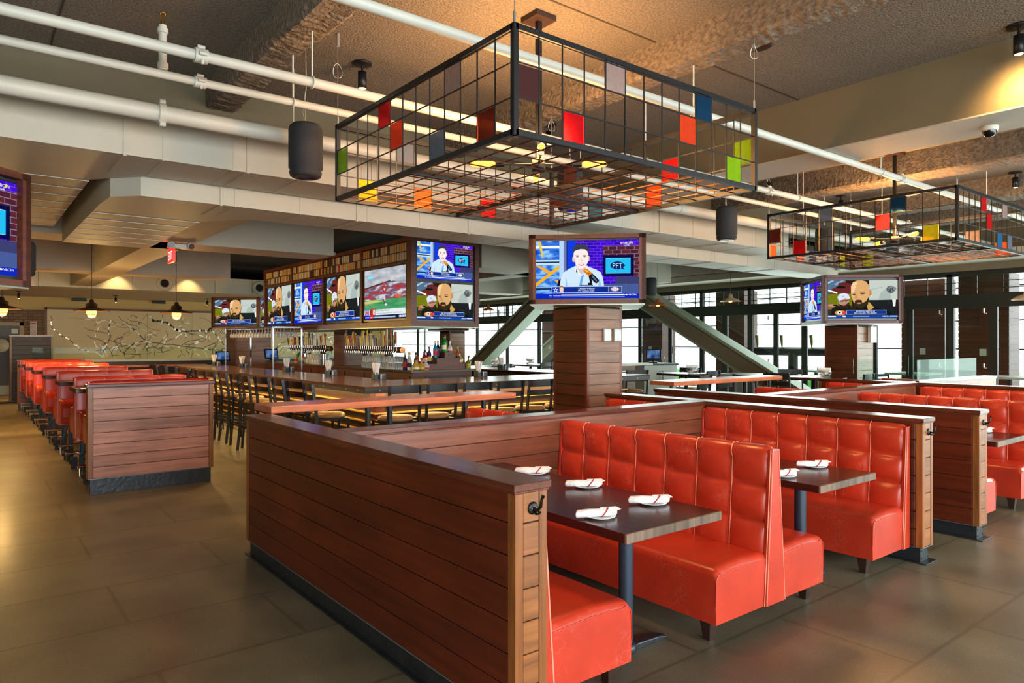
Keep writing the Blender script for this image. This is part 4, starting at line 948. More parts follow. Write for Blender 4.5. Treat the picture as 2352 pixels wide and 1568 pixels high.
# ------------------------------------------------------------------ drink rails
def drink_rail(label, x0, x1, y0, y1, z, posts):
    t = thing('drink_rail', label, 'counter', (x0, y0, 0))
    MB().box(0, 0, z-.055, x1-x0, y1-y0, z).build('rail_top', M_rail, t, bevel=.003)
    for px in posts:
        p = MB()
        for dy in (.12,): p.tube([(px, dy, 0), (px, dy, z-.055)], .024, 12)
        p.build('post', M_steel, t)
    return t
drink_rail('long orange-brown drink rail beside the near booths', 1.93, 4.42, 5.56, 5.97, 1.1, (.9, 1.12, 1.95, 2.17))
drink_rail('shorter orange-brown drink rail behind the right booths', 7.2, 9.76, 5.79, 6.19, 1.1, (.1, 1.5, 2.05, 2.4))
# ------------------------------------------------------------------ columns with television boxes
def column(name, label, x, y, w=.57, H=ZC, zb=0):
    t = thing(name, label, 'column', (x, y, zb)); n = int(H/.125); g = .003; h = w/2
    MB().box(-h+.012, -h+.012, 0, h-.012, h-.012, H).build('core', M_groove, t)
    a = MB(); b = MB()
    for k in range(n):
        za, zb = k*.125+g, (k+1)*.125-g
        for s in (-1, 1):
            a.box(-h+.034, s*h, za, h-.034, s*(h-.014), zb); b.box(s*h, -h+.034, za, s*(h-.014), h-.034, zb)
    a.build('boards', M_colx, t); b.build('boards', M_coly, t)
    c = MB()
    for i in (-1, 1):
        for jx in (-1, 1): c.box(i*h*1.004, jx*h*1.004, 0, i*(h-.035), jx*(h-.035), H)
    c.build('corner_trim', M_stiled, t)
    return t
column('wood_column', 'dark boarded column under the middle television box', 5.835, 5.975, H=2.02)
column('wood_column', 'dark boarded column right of the braces near the windows', 12.2, 5.98, H=1.9)
column('wood_column', 'dark boarded column inside the bar island', 6.385, 13.5, H=.72, zb=1.13)
column('wood_column', 'dark boarded column before the mural, under the far television', 5.84, 18.59, .9, H=1.95)
column('wood_column', 'boarded column far beyond the bar bottles, left of the left brace', 12.2, 18.59, H=1.95)
column('wood_column', 'dark boarded column hidden behind the leftmost television', -.52, 5.98, H=1.98)
def tvbox(label, cx, cy, z0, z1, tvs, S=1.28, r=PI/4):
    t = thing('television_box', label, 'television box', (cx, cy, z0), r); h = S/2; H = z1-z0
    fr = .045; b = MB()
    b.box(-h+.07, -h+.07, .02, h-.07, h-.07, H-.02)
    for k in range(4):
        R = Matrix.Rotation(k*PI/2, 3, 'Z'); c = lambda p: R @ Vector(p)
        for lo, hi in (((-h, -h, 0), (h, -h+.075, fr)), ((-h, -h, H-fr), (h, -h+.075, H)), ((-h, -h, 0), (-h+fr, -h+.075, H)), ((h-fr, -h, 0), (h, -h+.075, H))):
            ctr = (Vector(lo)+Vector(hi))/2; d = (Vector(hi)-Vector(lo))/2
            b.obox(R @ ctr, d.x, d.y, d.z, R)
    b.build('wood_frame', M_cab, t)
    u = MB(); u.box(-h+.01, -h+.01, -.012, h-.01, h-.01, 0); u.build('underside', mat('satin steel underside', (150, 160, 144), .35, metal=.7), t)
    for rz_off, prog, lab in tvs:
        a = r+rz_off; n = Vector((math.sin(a), -math.cos(a), 0)); p = Vector((cx, cy, (z0+z1)/2))+n*(h-.055)
        television(p, a, S-.13, prog, lab)
    return t
tvbox('square wooden television box on the middle column', 5.84, 5.98, 2.035, 2.80, [(-PI/2, 'studio', 'flat television on the middle column showing a man at a microphone')])
tvbox('square wooden television box on the column near the windows', 12.2, 5.98, 1.92, 2.73, [(-PI/2, 'interview', 'flat television near the windows showing a bald bearded man'), (PI, 'studio', 'foreshortened television on the left side of the box near the windows')])
tvbox('wooden television box on the column cut by the left edge', -.525, 5.98, 2.0, 2.79, [(0, 'studio', 'flat television cut off by the left edge of the photo')])
tvbox('wooden television box low behind the bar screens, on the far window column', 12.2, 18.59, 1.965, 2.73, [(-PI/2, 'interview', 'far television showing only its captions below the bar screens')])
tvbox('wooden television box on the column before the mural', 5.84, 18.59, 1.97, 2.74, [(-PI/2, 'interview', 'small far television above the mural showing a bald man'), (0, 'interview', 'sliver of far television right of the small far one')])
# ------------------------------------------------------------------ bank of screens over the bar
BX0, BX1, BY0, BY1, BZ0, BZ1 = 5.8, 7.17, 10.07, 17.25, 1.87, 3.36
t = thing('screen_bank', 'long dark red wooden housing carrying televisions over the bar island', 'television housing', (BX0, BY0, BZ0))
W, D, Hh = BX1-BX0, BY1-BY0, BZ1-BZ0
b = MB(); b.box(.08, .08, .02, W-.08, D-.08, Hh-.02)
b.box(0, 0, 0, W, D, .09); b.box(0, 0, Hh-.07, W, D, Hh)
for y in (.0015, 1.82, 3.57, 5.3): b.box(.0015, y, .0015, .09, y+(.15 if y < 1 else .06), Hh-.0015)
b.box(.001, D-.1, .001, .09, D-.001, Hh-.001); b.box(.09, .002, .002, .1, .09, Hh-.002); b.box(W-.09, .001, .001, W-.001, .09, Hh-.001); b.box(.002, .15, 1.06, .07, D-.1, 1.1)
b.build('wood_frame', M_cab, t)
u = MB(); u.box(.01, .01, -.015, W-.01, D-.01, 0); u.build('underside', mat('satin steel underside', (190, 200, 180), .25, metal=.7), t)
b = MB()
for x in (.25, .5, .75, 1.0): b.obox((x, -.004, .045), .006, .004, .006)
b.build('bolt_row', M_black, t)
lat = MB(); cells = [mat('warm glass tile', (214, 170, 100), .3), mat('smoked glass tile', (90, 70, 56), .25), mat('pale glass tile', (206, 200, 180), .3), mat('red glass tile', (200, 60, 40), .3)]
rnd = random.Random(3)
y = .2
while y < D-.15:
    for r_ in (0, 1):
        z = 1.112+r_*.152; k = rnd.choice([0, 0, 1, 2, 2]) if rnd.random() > .03 else 3
        lat.box(.02, y, z+.006, .03, y+.055, z+.14, k)
    y += .085
lat.build('glass_lattice', cells, t)
for (ya, yb), prog, lab in (((10.26, 11.83), 'football', 'bar television nearest the camera on the long side, showing football'), ((11.99, 13.55), 'interview', 'bar television second along the long side, showing the bald man'), ((13.74, 15.3), 'studio', 'bar television third along the long side, showing the microphone man'), ((15.45, 17.03), 'interview', 'bar television farthest along the long side, showing the bald man')):
    w_ = (yb-ya)-.03
    television((BX0+.03, (ya+yb)/2, 2.46), -PI/2, w_, prog, lab, asp=.585)
television((6.485, BY0+.03, 2.985), 0, 1.13, 'studio', 'upper television on the short end of the bar screens')
television((6.485, BY0+.03, 2.3), 0, 1.13, 'interview', 'lower television on the short end of the bar screens')
# ------------------------------------------------------------------ bar counter
t = thing('bar_counter', 'long dark bar counter with pale gold reflection strips wrapping the island', 'bar', (3.82, 7.74, 0))
zt = 1.07
def Lx(b, off, z0, z1, wl, m=0, yend=9.7, xend=5.2):
    """horseshoe: left leg, front, right leg; off = inset of the outer face, wl = wall thickness"""
    b.box(off, off, z0, off+wl, yend, z1, m); b.box(off+wl, off, z0, xend-off, off+wl, z1, m); b.box(xend-off-wl, off+wl, z0, xend-off, yend, z1, m)
b = MB(); b.box(0, 0, zt-.022, 1.0, 9.7, zt); b.box(1.0, 0, zt-.022, 5.2, 1.2, zt); b.box(4.4, 1.2, zt-.022, 5.2, 9.7, zt); b.build('counter_top', M_bartop, t, bevel=.004)
b = MB(); Lx(b, .006, zt-.085, zt-.022, .05); b.build('edge_band', mat('grey edge band', (84, 92, 94), .4, noise=.1), t)
b = MB(); Lx(b, .3, 0, zt-.03, .1); b.build('front_boards', M_dark, t)
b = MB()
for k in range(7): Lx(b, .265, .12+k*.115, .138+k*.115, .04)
b.build('reflection_strip', mat('pale gold reflection', (236, 190, 104), .35, metal=.4), t)  # reflections along the bar ledges, put into the gold strip colour
b = MB()
for k in range(27): b.obox((.003, .2+k*.35, zt-.052), .006, .009, .009)
for k in range(14): b.obox((.2+k*.36, .003, zt-.052), .009, .006, .009)
b.build('bolt_row', M_bolt, t)
b = MB(); b.box(.28, .28, 0, .42, .42, zt-.03); b.build('corner_post', M_cab, t)
b = MB(); b.tube([(.16, 9.6, .2), (.16, .16, .2), (5.0, .16, .2)], .022, 10)
b.build('foot_rail', M_black, t)
# warm area lamps added under the counter overhang to brighten the strips
for x, y, sx, sy in ((4.0, 12.5, .1, 9), (6.3, 7.93, 4.4, .1)):
    l = bpy.data.lights.new('strip', 'AREA'); l.shape = 'RECTANGLE'; l.size = sx; l.size_y = sy; l.energy = 60; l.color = (1, .66, .26)
    o = bpy.data.objects.new('under_counter_fill', l); C.objects.link(o); o.location = (x, y, .97)
# ------------------------------------------------------------------ bar stools
def make_stool(label, zseat=.76, ztop=1.12, slats=2, name='bar_stool'):
    t = thing(name, label, 'bar stool'); w = .2; d = .19
    b = MB(); b.lathe([(0, 0), (.19, 0), (.205, .012), (.205, .03), (.19, .05), (.1, .058), (0, .058)], (0, 0, zseat-.05), 20); b.build('seat', M_tan, t)
    f = MB(); f.box(-w, -d, zseat-.075, w, d, zseat-.05); f.build('seat_frame', M_black, t)
    for s in (-1, 1):
        l = MB(); pts = [(s*(w+.01), -d-.045, 0), (s*w, -d-.005, zseat*.55), (s*w, -d, zseat-.03), (s*w, -d-.012, zseat+.1), (s*w, -d-.05, ztop)]
        for p, q in zip(pts[:-1], pts[1:]): l.bar(p, q, .022, .034)
        l.build('rear_leg', M_steel, t)
        l = MB(); l.bar((s*(w-.01), d-.005, zseat-.06), (s*(w+.01), d+.035, 0), .024, .024); l.build('front_leg', M_black, t)
    for k in range(slats):
        z = ztop-.045-k*.12; l = MB(); hh = .045 if k == 0 else .034
        def P(u, v, z=z, hh=hh): return ((u*2-1)*w, -d-.045+.0*v-.022*math.sin(PI*u)+.03*(ztop-z)/.3, z+(v*2-1)*hh)
        l.grid(P, 10, 1); l.grid(lambda u, v: (P(u, v)[0], P(u, v)[1]+.012, P(u, v)[2]), 10, 1)
        l.build('back_slat', M_black, t)
    l = MB(); zr = zseat*.36
    for a, b2 in (((-w, d+.02, zr), (w, d+.02, zr)), ((-w, -d-.02, zr+.1), (w, -d-.02, zr+.1)), ((-w, -d-.02, zr+.06), (-w, d+.02, zr+.06)), ((w, -d-.02, zr+.06), (w, d+.02, zr+.06))): l.bar(a, b2, .018, .018)
    l.build('stretcher', M_black, t)
    return t
st0 = make_stool('x'); used = False
def put_stool(src, x, y, rz, label, group):
    return dup(src, (x, y, 0), rz, label, group)
for k, x in enumerate((3.92, 4.42, 4.93, 5.44, 5.94, 6.46)):
    put_stool(st0, x+.02, 7.2, 0, 'black slat-back bar stool facing the short side of the bar, '+ORD[k]+' from the bar corner', 'stools along the short side of the bar')
for k in range(15):
    y = 8.02+k*.62
    put_stool(st0, 3.5+random.uniform(-.05, .05), y, -PI/2+random.uniform(-.22, .22), 'black slat-back bar stool on the long side of the bar, '+ORD[k]+' from the bar corner', 'stools along the long side of the bar')
# ------------------------------------------------------------------ island behind the bar
IX, IY = 5.9, 10.24
t = thing('back_bar_cabinet', 'dark wooden back bar cabinet standing under the screens', 'cabinet', (IX, IY, 0))
b = MB(); b.box(.04, .04, 0, 1.26, 7.0, 1.09); b.build('body', M_cab, t)
b = MB(); b.box(0, 0, 1.09, 1.3, 7.05, 1.13); b.build('counter_top', mat('dark slate counter', (92, 74, 54), .25, noise=.1), t, bevel=.004)
for k in range(8):
    d_ = MB(); d_.box(.022, .12+k*.85, .12, .04, .12+k*.85+.8, 1.04); o = d_.build('door', M_cab, t, bevel=.003)
    h_ = MB(); h_.tube([(.01, .12+k*.85+.3, .92), (.01, .12+k*.85+.5, .92)], .006, 6); h_.build('handle', M_brass, o)
g_ = MB(); g_.box(.3, .02, .3, 1.1, .04, 1.02); g_.build('glass_door', M_steel, t)
# bottle riser
t = thing('bottle_riser', 'brown stepped bottle riser at the end of the back bar', 'shelf', (6.28, 10.36, 1.13))
b = MB(); b.prism([(0, 0), (.82, 0), (.82, .1), (.66, .1), (.66, .2), (.52, .2), (.52, .3), (.36, .3), (.36, .2), (.2, .2), (.2, .1), (0, .1)], 0, .3, 'y'); b.build('steps', M_cab, t)
def make_bottle(kind):
    b = MB()
    P = {'tall': [(0, 0), (.036, 0), (.038, .01), (.038, .17), (.03, .2), (.014, .225), (.013, .285), (.015, .29), (.015, .3), (0, .3)],
         'round': [(0, 0), (.05, 0), (.062, .03), (.062, .07), (.045, .11), (.018, .13), (.016, .17), (.022, .175), (.022, .205), (0, .21)],
         'square': [(0, 0), (.044, 0), (.045, .01), (.045, .13), (.03, .15), (.014, .16), (.014, .21), (.018, .215), (.018, .235), (0, .235)]}[kind]
    b.lathe(P, n=14); return b, P
def bottle(kind, x, y, z, rgb, lab, band, cap):
    b, P = make_bottle(kind); t = thing('liquor_bottle', lab, 'bottle', (x, y, z), random.random()*6, 'liquor bottles on the back bar')
    m = mat('bottle glass %d %d %d' % rgb, rgb, .08); m.node_tree.nodes['Principled BSDF'].inputs['Transmission Weight'].default_value = .35
    b.build('glass_body', m, t)
    r = P[2][0]+.001; h = P[3][1]; l = MB(); l.lathe([(r, h*.3), (r, h*.75)], n=14); l.build('paper_label', mat('bottle label %d %d %d' % band, band, .6), t)
    zt_ = P[-1][1]; l = MB(); l.lathe([(0, zt_-.035), (P[-2][0]+.002, zt_-.035), (P[-2][0]+.002, zt_+.004), (0, zt_+.004)], n=12); l.build('cap', mat('bottle cap %d %d %d' % cap, cap, .4), t)
cols = [((214, 186, 90), 'golden'), ((190, 90, 30), 'amber'), ((60, 40, 120), 'violet'), ((60, 150, 190), 'pale blue'), ((24, 34, 40), 'black'), ((20, 150, 50), 'bright green'), ((230, 230, 226), 'clear'), ((190, 30, 34), 'red'), ((120, 160, 70), 'olive green')]
bands = [((236, 230, 214), 'cream'), ((30, 30, 60), 'navy'), ((200, 40, 40), 'red'), ((212, 176, 60), 'gold')]
caps_ = [(30, 30, 30), (210, 170, 70), (230, 230, 230), (180, 40, 40)]
spots = []
for i, (x, y, z, kk) in enumerate([(6.04, 10.33, 1.13, 'round'), (6.14, 10.31, 1.13, 'round'), (6.22, 10.3, 1.13, 'round'), (6.02, 10.5, 1.13, 'tall'), (6.12, 10.46, 1.13, 'tall'), (6.2, 10.52, 1.13, 'square'), (6.02, 10.66, 1.13, 'tall'), (6.12, 10.7, 1.13, 'tall'), (6.32, 10.5, 1.23, 'square'), (6.41, 10.5, 1.23, 'tall'), (6.52, 10.48, 1.33, 'tall'), (6.6, 10.52, 1.33, 'tall'), (6.68, 10.45, 1.43, 'tall'), (6.75, 10.52, 1.43, 'tall'), (6.84, 10.5, 1.33, 'tall'), (6.98, 10.46, 1.23, 'tall'), (7.06, 10.52, 1.23, 'round'), (7.13, 10.34, 1.13, 'square'), (6.45, 10.75, 1.13, 'tall'), (6.55, 10.8, 1.13, 'tall'), (6.66, 10.78, 1.13, 'square'), (6.78, 10.8, 1.13, 'tall')]):
    ci = [0, 0, 6, 6, 1, 7, 2, 6, 7, 2, 3, 4, 5, 5, 6, 1, 0, 8, 3, 1, 0, 6][i]; bi = (i*7) % 4; rgb, cn = cols[ci]; bc, bn = bands[bi]
    bottle(kk, x, y, z, rgb, '%s %s bottle with a %s label, %s at the riser' % (kk, cn, bn, ORD[i] if i < 20 else 'far'), bc, caps_[(i*3) % 4])
for i in range(9):
    x = 6.0+.09*(i % 3); y = 14.9+.12*i; rgb, cn = cols[[0, 1, 5, 7, 0, 1, 0, 5, 1][i]]; bc, bn = bands[i % 4]
    bottle('tall' if i % 2 else 'square', x, y, 1.13, rgb, '%s bottle with a %s label, %s in the far cluster' % (cn, bn, ORD[i]), bc, caps_[i % 4])
# tap towers
def taps(label, x, y0, y1, n, seed, cols_at):
    rnd = random.Random(seed)
    t = thing('tap_tower', label, 'beer taps', (x, y0, 1.13)); L = y1-y0
    MB().tube([(0, 0, .34), (0, L, .34)], .055, 18).build('brass_manifold', mat('aged copper pipe', (150, 96, 56), .25, metal=.9), t)
    for c in cols_at:
        b = MB(); b.tube([(0, c, 0), (0, c, .25)], .05, 18); b.build('column', M_chrome, t)
        b = MB(); b.tube([(0, c-.09, .34), (0, c+.09, .34)], .075, 18); b.tube([(0, c, .22), (0, c, .34)], .065, 14); b.build('tee_joint', M_black, t)
    hc = [(226, 190, 90), (210, 60, 40), (240, 232, 210), (40, 40, 46), (150, 96, 50), (240, 200, 40), (120, 130, 140), (200, 110, 40), (60, 80, 140)]
    for k in range(n):
        y = .05+(L-.1)*k/(n-1)
        f = MB(); f.tube([(-.03, y, .34), (-.1, y, .34), (-.12, y, .3), (-.12, y, .26)], [.012, .012, .01, .008], 8); f.tube([(-.1, y, .34), (-.1, y, .4)], .008, 8); fa = f.build('faucet', M_chrome, t)
        h = MB(); c = rnd.choice(hc); hh = rnd.uniform(.13, .27); tp = rnd.choice((0, 1, 2, 3)); lean = rnd.uniform(-.035, .035)
        if tp == 0: h.tube([(-.1, y, .4), (-.1, y+lean*.4, .4+hh*.4), (-.1, y+lean, .4+hh)], [.009, .018, .024], 10); h.lathe([(0, -.01), (.026, 0), (.024, .02), (0, .03)], (-.1, y+lean, .4+hh), 10)
        elif tp == 1: h.prism([(y-.01, .4), (y+.01, .4), (y+.03+lean, .4+hh*.9), (y+lean, .4+hh), (y-.03+lean, .4+hh*.9)], -.112, -.088, 'x')
        elif tp == 2: h.bar((-.1, y, .4), (-.12, y+lean, .4+hh), .022, .02); h.lathe([(0, -.03), (.03, -.01), (.034, .012), (.018, .035), (0, .04)], (-.12, y+lean, .4+hh), 10)
        else: h.tube([(-.1, y, .4), (-.115, y+lean*.5, .4+hh*.6), (-.12, y+lean, .4+hh)], [.008, .013, .016], 8); h.lathe([(0, 0), (.02, .01), (.012, .05), (0, .07)], (-.12, y+lean, .4+hh), 8)
        h.build('tap_handle', mat('tap handle %d %d %d' % c, c, .35), fa)
taps('long tap tower with many coloured handles under the bar screens, right of the column', 6.08, 10.85, 13.0, 26, 5, (.55, 1.45))
taps('second tap tower seen left of the island column', 6.08, 13.9, 16.1, 20, 9, (.4, 1.5))
# beer mugs upside down in rows
def make_mug():
    b = MB(); b.lathe([(.036, 0), (.034, .1), (.03, .108), (0, .108)], n=10); b.tube([(.034, 0, .02), (.056, 0, .03), (.056, 0, .075), (.033, 0, .085)], .005, 5)
    return b.build('beer_mug', M_glassware)
mug = make_mug(); tag(mug, 'clear beer mug', 'mug')
idx = 0
for ya, yb, nm in ((10.98, 11.35, 'near cluster'), (11.55, 12.2, 'middle cluster'), (14.3, 14.95, 'cluster behind the column')):
    for lay in (0, 1):
        y = ya+lay*.04; k = 0
        while y < yb:
            for x in (5.98, 6.2):
                m_ = mug.copy(); C.objects.link(m_); m_.location = (x, y, 1.131+lay*.112); m_.rotation_euler = (0, 0, random.random()*6); tag(m_, 'clear glass beer mug turned over in the %s, %s layer' % (nm, 'upper' if lay else 'lower'), 'mug', 'beer mugs in the %s, %s layer' % (nm, 'upper' if lay else 'lower'))
            y += .09; k += 1
bpy.data.objects.remove(mug)
# straw and napkin caddies on the counter
def caddy(x, y, z, lab, n=9, straws=True):
    t = thing('bar_caddy', lab, 'caddy', (x, y, z), random.uniform(-.3, .3), 'straw and napkin caddies on the bars')
    b = MB(); b.box(-.09, -.06, 0, .09, .06, .006); b.box(-.09, -.06, 0, -.084, .06, .09); b.box(.084, -.06, 0, .09, .06, .09); b.box(-.09, .054, 0, .09, .06, .09); b.box(-.09, -.06, 0, -.03, -.054, .07); b.box(.03, -.06, 0, .09, -.054, .07); b.box(-.004, -.06, 0, .004, .06, .08)
    b.build('tray', M_caddy, t)
    c = MB(); c.lathe([(.028, 0), (.034, .1), (.032, .1), (.026, .004), (0, .004)], (-.045, 0, .006), 14); c.build('cup', M_gloss, t)
    s = MB()
    for k in range(30):
        a = k*2.4; r = .005*math.sqrt(k); dx, dy = r*math.cos(a), r*math.sin(a); s.tube([(-.045+dx*.8, dy*.8, .02), (-.045+dx*2.4, dy*2.4, .23+.02*math.sin(k*3))], .0055, 5)
    s.build('straw', M_pants, t)
    nb = MB(); nb.box(.012, -.045, .006, .078, .045, .075); nb.build('napkin_stack', M_linen, t)
for k, (x, y, lab) in enumerate(((4.72, 9.12, 'slate caddy with paper straws at the inner bar corner'), (4.72, 10.78, 'slate caddy with paper straws second from the inner bar corner'), (4.72, 12.67, 'slate caddy with paper straws third from the inner bar corner'), (4.7, 15.2, 'slate caddy with paper straws fourth from the inner bar corner'), (4.65, 17.1, 'slate caddy with paper straws at the far end of the long bar side'), (6.37, 8.9, 'slate caddy with a wide fan of straws, left of the middle column'), (8.3, 10.85, 'slate caddy with straws on the right leg of the bar'))):
    caddy(x, y, 1.07, lab)
def till(x, y, z, rz, lab):
    t = thing('till_screen', lab, 'till', (x, y, z), rz, 'touch screen tills')
    MB().box(-.09, -.08, 0, .09, .08, .03).build('base', M_black, t)
    b = MB(); b.bar((0, .03, .02), (0, .01, .14), .05, .03); b.build('stand', M_black, t)
    R = Matrix.Rotation(-.35, 3, 'X'); b = MB(); b.obox((0, 0, .19), .17, .018, .125, R); o = b.build('monitor', M_black, t, bevel=.006)
    b = MB(); b.obox(Vector((0, 0, .19))+R @ Vector((0, -.02, 0)), .14, .002, .095, R); b.build('display', emis_tex('till display', 'noise', (30, 70, 150), (120, 160, 210), None, 9, .6), o)
till(5.02, 17.9, 1.07, .1, 'black touch screen till at the far end of the bar'); till(5.9, 17.0, 1.13, .1, 'black touch screen till beside the far bottles'); till(12.1, 10.3, 1.14, -.9, 'touch screen till on the cabinet behind the right brace')
# hanging glass rack
t = thing('glass_rack', 'steel frame rack of hanging wine glasses above the far bar', 'rack', (5.0, 14.3, 0))
b = MB()
for (x, y) in ((0, 0), (0, 3.3), (.6, 0), (.6, 3.3)): b.box(x-.015, y-.015, 1.0, x+.015, y+.015, 1.93)
for x in (0, .15, .3, .45, .6): b.box(x-.01, 0, 1.9, x+.01, 3.3, 1.93)
b.box(0, -.015, 1.9, .6, .015, 1.93); b.box(0, 3.285, 1.9, .6, 3.315, 1.93); b.build('frame', M_chrome, t)
wg = MB(); wg.lathe([(.034, 0), (.0345, .002), (.004, .008), (.0035, .08), (.02, .095), (.036, .125), (.038, .15), (.03, .19)], n=10); wgo = wg.build('wine_glass', M_glassware)
for i in range(16):
    for jx in range(3):
        m_ = wgo.copy(); C.objects.link(m_); m_.location = (5.08+jx*.2, 14.4+i*.2, 1.9); m_.rotation_euler = (PI, 0, 0)
        tag(m_, 'upside down wine glass hanging in the steel rack, %s row from the aisle' % ORD[jx], 'glass', 'hanging wine glasses, %s row' % ORD[jx])
bpy.data.objects.remove(wgo)
def del_tree(o):
    for c in list(o.children): del_tree(c)
    bpy.data.objects.remove(o)
# ------------------------------------------------------------------ raised booths at the left
def high_booth(label, y, sides=(-1, 1), x0=1.06, L=1.22, H=1.19, sz=.80):
    t = thing('raised_booth_bench', label, 'booth seat', (x0, y, 0), 0, 'raised booth benches at the left')
    wb, wt = .09, .05; n = 4
    b = MB(); y0 = -wb if -1 in sides else 0; y1 = wb if 1 in sides else 0; t0 = -wt if -1 in sides else 0; t1 = wt if 1 in sides else 0
    def P(u, v, s):
        z = .46+(H-.46)*min(1, v/.8); a = max(0, (v-.8)/.2)*PI/2; w_ = wb+(wt-wb)*min(1, v/.8); fu = (u*n) % 1.; c = abs(math.sin(PI*fu))**.4 if 0 < u < 1 else 0
        return (u*L, s*(w_+.016*c)*math.cos(a), z-.03+.03*math.sin(a)+(.008*c if a else 0))
    for s in sides: b.grid(lambda u, v, s=s: P(u, v, s), n*8, 20)
    b.prism([(y0, .46), (y1, .46), (t1, H-.02), (t0, H-.02)], 0, L, 'x'); bk = b.build('backrest', M_leather, t)
    e = MB(); e.prism([(y0*1.1, .45), (y1*1.1, .45), (t1*1.1, H-.005), (t0*1.1, H-.005)], -.014, .01, 'x'); e.build('end_panel', M_leather, t, bevel=.004); e = MB(); e.prism([(y0*1.1, .45), (y1*1.1, .45), (t1*1.1, H-.005), (t0*1.1, H-.005)], L-.01, L+.012, 'x'); e.build('end_panel', M_leather, t, bevel=.004)
    for s in sides:
        b = MB(); pr = []
        for (u, z) in ((.05, .47), (.46, .47), (.52, .5), (.545, .58), (.545, .7), (.52, .77), (.46, sz), (.3, sz+.012), (.05, sz)): pr.append((s*u, z))
        b.prism(pr, 0, L, 'x'); st = b.build('seat', M_leather, t, bevel=.03, seg=3)
        p = MB()
        for xx in (-.002, ): p.tube([(xx, q[0], q[1]) for q in pr[1:8]], .004, 5)
        p.build('seam_piping', M_leather, st)
        for xx in (.12, L-.15):
            l = MB(); l.box(xx-.03, s*.42-.03, 0, xx+.03, s*.42+.03, .48); lg = l.build('leg', M_steel, t)
            q = MB(); q.lathe([(0, -.03), (.012, -.03), (.012, -.034), (0, -.036)], n=8); o = q.build('bolt', M_bolt, lg); o.location = (xx-.033, s*.42, .2); o.rotation_euler = (0, PI/2, 0)
        f = MB(); f.tube([(-.04, s*.6, .2), (L, s*.6, .2)], .022, 12); f.tube([(.1, s*.45, .2), (.1, s*.6, .2)], .012, 8); f.tube([(-.02, s*.6-.0, .2), (-.02, s*.62, .09)], .012, 8); f.build('foot_rail', M_chrome, t)
        f = MB(); f.box(.02, s*.6-.03, 0, .09, s*.6+.03, .15); f.tube([(.016, s*.6, .08), (.0, s*.6, .08)], .02, 10); f.build('rail_bracket', M_black, t)
    return t
high_booth('raised red booth seat right behind the square partition end', 8.68, (1,))
ys_ = [9.86, 11.86, 13.95, 16.0, 18.05]
for k, y in enumerate(ys_):
    high_booth('raised red booth bench, %s in the row behind the square partition end' % ORD[k+1], y)
high_booth('raised red booth bench closing the far end of the row', 20.0, (-1,))
partition('wood_partition', 'dark boarded end wall beyond the last raised booth', 1.0, 2.35, 20.03, 20.15, 'x', H=1.19, base=.17, n=8)
for k, y in enumerate([9.27, 10.86, 12.9, 14.97, 17.02, 19.0]):
    t = thing('raised_booth_table', 'dark high table between raised booths, %s from the square partition end' % ORD[k], 'table', (.97, y, 0), 0, 'high tables between the raised booths')
    MB().box(0, -.3, 1.05, 1.3, .3, 1.1).build('tabletop', M_table, t, bevel=.004)
    c = MB(); c.tube([(.75, 0, 0), (.75, 0, 1.05)], .04, 14); c.lathe([(0, 0), (.2, 0), (.2, .015), (.05, .03), (0, .03)], (.75, 0, 0), 18); c.build('pedestal', M_black, t)
# ------------------------------------------------------------------ back wall: mural, door, screen wall
t = thing('wall_mural', 'cream panelled map mural with mirrored and dark road lines on the back wall', 'mural', (2.05, YB-.06, 0))
b = MB(); b.box(0, 0, 1.02, 11.0, .05, 2.62, 2); MUR = b
f = MB(); f.box(-.05, -.03, 1.0, 0, .05, 2.68); f.box(-.05, -.03, 2.62, 11.05, .05, 2.68); f.box(11, -.03, 1, 11.05, .05, 2.68); f.build('frame', M_cab, t)
s = MB()
for k in range(1, 8): s.box(k*1.4, -.001, 1.02, k*1.4+.008, .001, 2.62)
s = None
rnd = random.Random(11)
def road(b, pts, w, m, y):
    P2 = [Vector((p[0], 0, p[1])) for p in pts]
    for p, q in zip(P2[:-1], P2[1:]):
        d = q-p
        if d.length < 1e-4: continue
        n = Vector((-d.z, 0, d.x)).normalized()*w/2; e = d.normalized()*w*.3
        b.add([p-n-e+Vector((0, y, 0)), q-n+e+Vector((0, y, 0)), q+n+e+Vector((0, y, 0)), p+n-e+Vector((0, y, 0))], [(0, 1, 2, 3)], m() if callable(m) else m)
b = MUR
mir = lambda: 0 if rnd.random() < .5 else 1
main = [[(.1, 2.4), (.12, 2.1), (.35, 1.8), (.5, 1.78), (.7, 1.55), (.85, 1.4), (1.1, 1.3)], [(1.75, 2.3), (1.65, 1.9), (1.75, 1.75), (1.5, 1.35)], [(1.3, 1.32), (2.2, 1.48), (2.7, 1.62), (3.6, 1.5), (4.6, 1.38), (5.2, 1.28), (6.5, 1.12)],
        [(2.1, 2.25), (2.4, 2.0), (2.75, 1.66), (2.8, 1.3)], [(2.9, 2.45), (3.0, 2.3), (3.4, 2.28), (3.6, 2.1), (3.75, 1.98), (4.3, 2.0), (4.7, 1.98), (4.9, 2.15)], [(5.0, 2.3), (5.4, 2.32), (6.0, 2.25), (6.5, 2.1), (6.8, 2.3)],
        [(8.0, 2.25), (7.4, 2.0), (6.8, 1.7), (6.0, 1.4), (5.2, 1.1)], [(4.8, 2.1), (5.1, 1.7), (5.4, 1.3), (5.9, 1.05)], [(5.6, 2.25), (5.65, 1.8), (5.9, 1.5), (5.8, 1.1)], [(7.0, 1.2), (7.4, 1.45), (8.1, 1.3), (8.6, 1.35)], [(8.2, 2.3), (8.4, 1.9), (8.3, 1.5), (8.6, 1.1)]]
